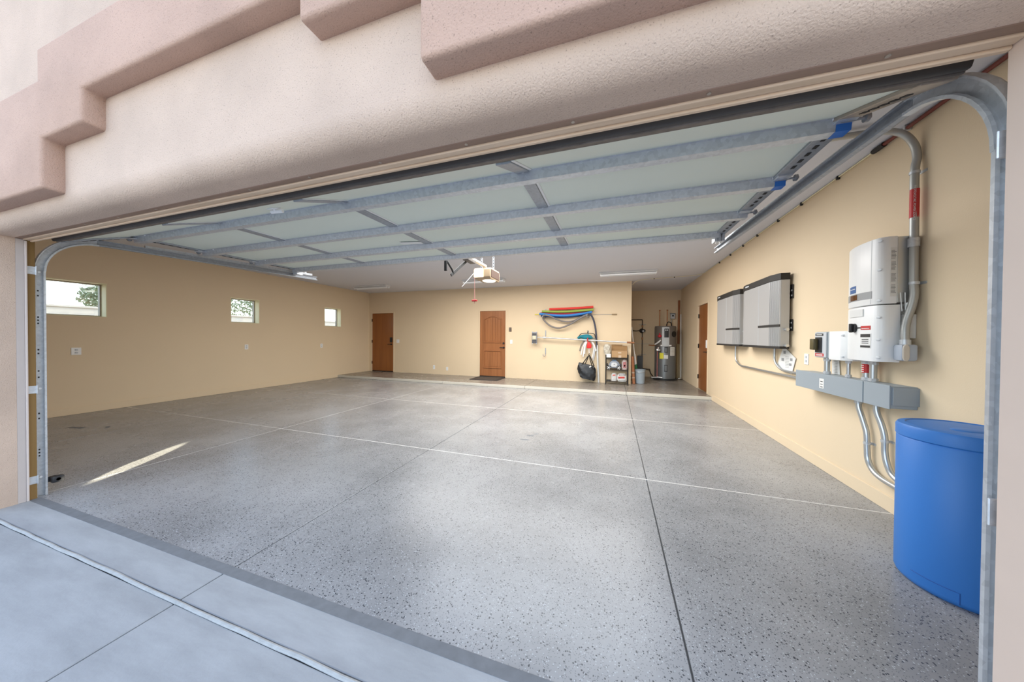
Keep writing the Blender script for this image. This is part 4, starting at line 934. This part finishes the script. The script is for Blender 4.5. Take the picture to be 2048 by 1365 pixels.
# pool robot
pb = thing('pool_robot', 'grey robotic pool cleaner with black wheels on middle rack shelf', 'pool cleaner', (.02, 8.62, .47))
obj('body', MB().prism([(-.13, .53), (-.10, .62), (-.055, .69), (-.02, .70), (.09, .70), (.125, .68), (.165, .62), (.175, .53), (.14, .505), (-.10, .505)], 'y', 8.555, 8.74, .012, 2), mat('robot_grey', (.22, .25, .30), .45), pb)
obj('faceplate', MB().prism([(-.06, .56), (-.04, .645), (.00, .655), (.07, .655), (.11, .62), (.10, .56), (.07, .54), (-.03, .54)], 'y', 8.545, 8.558, .004, 1), mat('robot_pale', (.60, .62, .64), .4), pb)
obj('badge', MB().prism([(.005, .595), (.03, .625), (.055, .595)], 'y', 8.542, 8.546), m_inkg, pb, smooth=False)
obj('top_handle', MB().prism([(-.03, .70), (-.02, .722), (.08, .722), (.09, .70)], 'y', 8.60, 8.70, .006, 2), mat('robot_blue', (.10, .20, .33), .4), pb)
for x in (-.11, .145):
    w_ = obj('wheel', MB().cyl((x, 8.535, .52), (x, 8.575, .52), .053, n=24), m_blackp, pb)
    hb = MB().cyl((x, 8.531, .52), (x, 8.536, .52), .018, n=14)
    for k in range(5): a_ = k*2*math.pi/5; hb.cyl((x+.034*math.cos(a_), 8.532, .52+.034*math.sin(a_)), (x+.034*math.cos(a_), 8.536, .52+.034*math.sin(a_)), .009, n=8)
    obj('hubcap', hb, m_whitep, w_)
    obj('wheel', MB().cyl((x, 8.72, .52), (x, 8.76, .52), .053, n=24), m_blackp, pb)
obj('side_fin', MB().box(.17, .205, 8.57, 8.72, .55, .62, .008).box(-.165, -.13, 8.57, 8.72, .55, .62, .008), m_blackp, pb)
def printed_bag(name, cx, cy, z0, w, d, h, colr, prints, label, seed, lean=0):
    t = thing(name, label, 'bag', (cx, cy, z0)); obj('sack', crinkle(cx, cy, z0, w, d, h, lean, seed, .55, .05), mat('sack', colr, .5, bump=.3, bscale=30, bdist=.01), t)
    for (x0, x1, za, zb, m_) in prints: obj('print', MB().prism([(x0, za), (x1, za+.008), (x1, zb+.008), (x0, zb)], 'y', cy-d/2-.006, cy-d/2+.012, .003, 1), m_, t, smooth=False)
printed_bag('tall_bag', .285, 8.64, .47, .14, .13, .265, (.52, .42, .40), [(.25, .32, .52, .67, mat('print_rose', (.38, .13, .13), .5)), (.265, .305, .55, .60, m_label)], 'dusty pink printed bag at right of middle rack shelf', 11)
printed_bag('white_bag', .025, 8.64, .16, .15, .12, .21, (.62, .61, .60), [(-.01, .06, .30, .33, m_orgrope)], 'slumped white bag with red mark on lowest rack shelf', 12)
printed_bag('printed_sack', .225, 8.64, .16, .24, .13, .205, (.70, .70, .68), [(.13, .29, .235, .285, mat('print_red', (.50, .06, .05), .5)), (.14, .32, .32, .335, m_ink), (.14, .31, .19, .205, m_inkg)], 'white sack with red and black print on lowest rack shelf', 13)
tag(obj('dark_tray', MB().box(-.165, -.055, 8.56, 8.70, .156, .185, .008), m_blackp), 'flat dark tray at left of lowest rack shelf', 'tray')
# door mat
dm = thing('door_mat', 'dark patterned door mat on step before the panelled door', 'mat', (-3.52, 8.42, ST))
obj('pad', MB().box(-3.95, -3.09, 8.07, 8.76, ST, ST+.014, .004, 1), mat('mat_dark', (.045, .035, .03), .9, noise=.5, nscale=60), dm)
bp_ = MB()
for k in range(7): bp_.box(-3.85, -3.19, 8.16+k*.085, 8.18+k*.085, ST+.013, ST+.016)
obj('pattern', bp_, mat('mat_pattern', (.13, .10, .07), .9, noise=.4, nscale=40), dm, 'stuff', smooth=False)

# ================================================================== ALCOVE
bk = thing('plastic_bucket', 'pale grey-blue plastic bucket standing at the alcove corner', 'bucket', (.705, 9.05, ST))
m_bk = mat('bucket_grey', (.36, .42, .47), .45)
obj('body', MB().lathe([(.105, ST), (.115, ST+.01), (.132, .40), (.138, .40), (.138, .415), (.134, .42), (.136, .45), (.140, .455), (.128, .455), (.10, ST+.02)], .70, 9.05, 32), m_bk, bk)
obj('handle', MB().tube([(.565, 9.05, .42), (.60, 8.93, .40), (.70, 8.895, .385), (.80, 8.93, .40), (.84, 9.05, .42)], .004, 6), m_alu, bk)
ru = thing('rolled_rug', 'thin orange-brown rolled mat leaning at the alcove wall corner', 'rug', (.56, 8.96, ST))
obj('roll', MB().tube([(.535, 8.885, ST+.002), (.515, 8.93, .45), (.495, 8.97, .80)], .036, 12), mat('rug_orange', (.42, .17, .08), .8, noise=.3, nscale=25), ru)
obj('band', MB().cyl((.520, 8.918, .35), (.518, 8.922, .39), .0385, n=12).cyl((.527, 8.903, .22), (.525, 8.906, .25), .0385, n=12), m_tape, ru)
br = thing('push_broom', 'white handled broom with green bristles leaning in the alcove corner', 'broom', (.56, 9.25, ST))
obj('handle', MB().cyl((.60, 9.28, .55), (.485, 9.3, 1.62), .014, n=10), m_whitep, br); obj('sleeve', MB().cyl((.60, 9.28, .56), (.575, 9.285, .86), .03, .018, n=12), m_whitep, br)
obj('bristles', MB().tube([(.60, 9.28, .58), (.615, 9.275, .4), (.63, 9.27, ST+.002)], .03, 10, rads=[.028, .04, .05]), mat('bristle_green', (.03, .20, .08), .7), br)
tag(obj('black_board', MB().box(.66, .815, 9.62, 9.66, ST, .80, .006, 1, rot=(.04, 'X')), m_blackp), 'flat black board leaning behind the bucket', 'board')
# supply pipes
m_pipe = mat('dark_pipe', (.06, .045, .035), .5, .3)
sp_ = thing('supply_pipes', 'dark water supply pipes with round valves on the alcove wall', 'pipe', (.85, YA-.05, .3))
yp = YA-.06
obj('riser', MB().tube([(.88, yp, .33), (.88, yp, 1.9)], .013, 10, smooth=False), m_pipe, sp_); obj('upper_run', MB().tube([(XA+.002, yp, 1.9), (.88, yp, 1.9)], .013, 10, smooth=False), m_pipe, sp_)
obj('valve', MB().ball((.86, yp-.02, 1.545), .075, .045, .07, 16, 10).cyl((.92, yp-.03, 1.545), (.92, yp-.07, 1.545), .05, n=16), m_black, sp_); obj('gauge', MB().cyl((.90, yp-.07, 1.53), (.90, yp-.085, 1.53), .03, n=16), m_greyl, sp_)
obj('side_branch', MB().tube([(.80, yp, 1.55), (.70, yp-.01, 1.54), (.60, yp, 1.545)], .010, 8).ball((.56, yp, 1.545), .05, .04, .04, 12, 8), m_black, sp_)
obj('coupling', MB().cyl((.88, yp, 1.26), (.88, yp, 1.33), .022, n=10).cyl((.88, yp, 1.66), (.88, yp, 1.72), .022, n=10), m_copper, sp_)
obj('side_drop', MB().tube([(.52, yp, 1.9), (.52, yp, ST+.01)], .012, 8, smooth=False), m_pipe, sp_)
for z in (1.74, .78): obj('pipe_bracket', MB().box(.78, .99, YA-.05, YA-.04, z-.006, z+.006).box(.87, .89, YA-.06, YA, z-.02, z+.02), m_galvd, sp_)
obj('lower_run', MB().tube([(.88, yp, .33), (1.02, yp, .32), (1.10, yp-.05, .32), (1.12, yp-.2, .20), (1.18, yp-.3, .12)], .016, 8, smooth=False), m_pipe, sp_)
wc = thing('wall_cable', 'thin horizontal wire across the alcove back wall', 'cable', (.9, YA-.01, 1.15))
obj('wire', MB().cyl((XA, YA-.006, 1.13), (1.2, YA-.006, 1.12), .004, n=6), m_greyl, wc)
# water heater
HX, HY, HR = 1.475, 10.2, .285
ht = thing('water_heater', 'tall grey hybrid water heater with black control panel in alcove', 'water heater', (HX, HY, ST))
obj('tank', MB().lathe([(HR-.01, .11), (HR, .12), (HR, 1.06), (HR-.002, 1.065)], HX, HY, 48), m_heater, ht)
obj('heat_pump_shroud', MB().lathe([(HR, 1.066), (HR+.008, 1.075), (HR+.008, 1.64), (HR-.005, 1.665), (HR-.03, 1.67), (.02, 1.672)], HX, HY, 48), m_heatertop, ht)
obj('drain_pan', MB().lathe([(.31, ST), (.335, ST+.012), (.335, .105), (.33, .11), (.29, .11)], HX, HY, 48), m_blackp, ht)
def hpt(a, z, d=0): a = math.radians(a); return Vector((HX+(HR+d)*math.sin(a), HY-(HR+d)*math.cos(a), z))   # angle from the front, + to the right
def hpatch(a0, a1, z0, z1, d0, d1, n=6, bev=0):
    P = [hpt(a0+(a1-a0)*k/n, 0, d1) for k in range(n+1)]+[hpt(a1+(a0-a1)*k/n, 0, d0) for k in range(n+1)]
    return MB().prism([(p.x, p.y) for p in P], 'z', z0, z1, bev, 1)
obj('front_spine', hpatch(-24, 12, 1.07, 1.63, .006, .020), m_greyl, ht); 
cpn = obj('control_panel', hpatch(-13, 9, 1.33, 1.59, .018, .034, bev=.005), m_blackp, ht)
cc = MB()
for a in (-6, 2): p = hpt(a, 1.545, .036); cc.cyl(p+Vector((0, .004, 0)), p-Vector((0, .002, 0)), .018, n=14)
obj('control_ring', cc, m_greyl, cpn)
vg = MB(); p = hpt(42, 1.43, .008); vg.cyl(p, hpt(42, 1.43, .018), .085, n=24); vo = obj('vent_grille', vg, m_black, ht)
obj('white_band', hpatch(-32, 26, 1.075, 1.115, .006, .012), m_whitep, ht)
for (z0, z1) in ((.91, 1.03), (.35, .51)):
    k = obj('element_cover', hpatch(-10, 4, z0, z1, 0, .008, bev=.004), m_heater, ht); obj('cover_rim', hpatch(-12, 6, z0-.02, z1+.02, -.002, .004, bev=.003), m_blackp, ht)
l1 = obj('label', hpatch(20, 52, .80, 1.05, .001, .003), m_label, ht, smooth=False)
pr_ = MB()
for k in range(9):
    q = hpatch(23, 44, .825+k*.024, .831+k*.024, .003, .0038, 3); me_ = bpy.data.meshes.new('t'); q.bm.to_mesh(me_); pr_.bm.from_mesh(me_); q.bm.free()
obj('print', pr_, m_inkg, l1, 'stuff', smooth=False)
obj('label', hpatch(-38, -16, .705, .875, .001, .004), m_yel, ht, smooth=False, label='yellow energy label'); obj('label', hpatch(-14, 8, .71, .82, .001, .004), m_label, ht, smooth=False)
p = hpt(-42, 1.32, .03); vv = obj('red_valve', MB().ball((p.x+.03, p.y-.02, 1.37), .055, .04, .045, 12, 8).cyl((p.x+.03, p.y, 1.40), (p.x+.03, p.y, 1.46), .02, n=10), mat('valve_red', (.50, .02, .03), .4), ht)
obj('pvc_drain', MB().tube([hpt(-30, 1.25, .03), hpt(-36, 1.21, .05), hpt(-46, 1.165, .05), hpt(-62, 1.12, .05)], .022, 8, smooth=False), m_whitep, ht)
obj('relief_pipe', MB().tube([hpt(-45, 1.04, .0), hpt(-45, 1.02, .05), hpt(-45, .96, .055), hpt(-45, .15, .055)], .012, 8, smooth=False), mat('pex_red', (.45, .16, .15), .5), ht)
obj('relief_valve', MB().box(HX-.27, HX-.17, HY-.31, HY-.25, .93, .99, .008).cyl((HX-.22, HY-.28, .96), (HX-.22, HY-.28, 1.04), .02, n=10), m_alu, ht)
obj('cold_line', MB().tube([hpt(-70, 1.10, .005), hpt(-72, 1.09, .08), hpt(-74, 1.10, .20)], .016, 8), m_copper, ht)
obj('drain_hose', MB().tube([hpt(-20, .15, .02), hpt(-40, .16, .05), hpt(-60, .14, .06), hpt(-75, .13, .10)], .016, 8), m_whitep, ht)
for x in (1.35, 1.56): obj('copper_pipe', MB().cyl((x, HY+.25, 1.66), (x, HY+.25, 2.15), .015, n=12).ball((x, HY+.24, 2.165), .026, .026, .022, 12, 8), m_copper, ht)
obj('whip', MB().tube([hpt(0, 1.67, -.12), hpt(0, 1.76, -.14)+Vector((.03, 0, 0)), hpt(20, 1.79, -.10), hpt(40, 1.75, -.08), hpt(45, 1.67, -.08)], .014, 8), m_black, ht)
db_ = thing('disconnect_box', 'small grey electrical disconnect on wall above the water heater', 'electrical box', (1.76, YA-.06, 1.92))
obj('case', MB().box(1.69, 1.815, YA-.09, YA, 1.915, 2.07, .006, 1), m_greyl, db_); obj('lid', MB().prism([(YA-.12, 2.075), (YA, 2.10), (YA, 2.065), (YA-.12, 2.055)], 'x', 1.68, 1.825, .003, 1), m_grey, db_); obj('handle', MB().box(1.73, 1.775, YA-.105, YA-.09, 1.99, 2.03, .004, 1), m_black, db_)
obj('whip', MB().tube([(1.72, YA-.05, 1.915), (1.72, YA-.06, 1.8), (1.70, YA-.15, 1.69)], .014, 8), m_conduitd, db_)
tag(obj('brown_board', MB().box(1.90, 1.955, YA-.05, YA-.01, 1.14, 2.49, .004, 1), wood_mat('board_red_brown', (.30, .10, .03), (.38, .14, .05), .5)), 'narrow red-brown board upright in the alcove right corner', 'board')
tag(obj('timber_post', MB().box(1.865, 1.93, YA-.10, YA-.052, ST, 1.13, .004, 1), wood_mat('pale_pine', (.55, .40, .20), (.62, .47, .26), .7)), 'pale timber post beside the water heater', 'post')
wp = thing('white_drain_pipe', 'thin white pipe leaning in the corner beside the heater', 'pipe', (1.96, YA-.2, ST))
obj('upright', MB().tube([(1.97, YA-.22, ST+.03), (1.972, YA-.15, 1.2), (1.974, YA-.08, 2.05)], .014, 8, smooth=False), m_whitep, wp); obj('foot', MB().tube([(1.85, HY-.02, .115), (1.93, HY+.1, .11), (1.97, YA-.22, ST+.03)], .016, 8, smooth=False), m_whitep, wp)
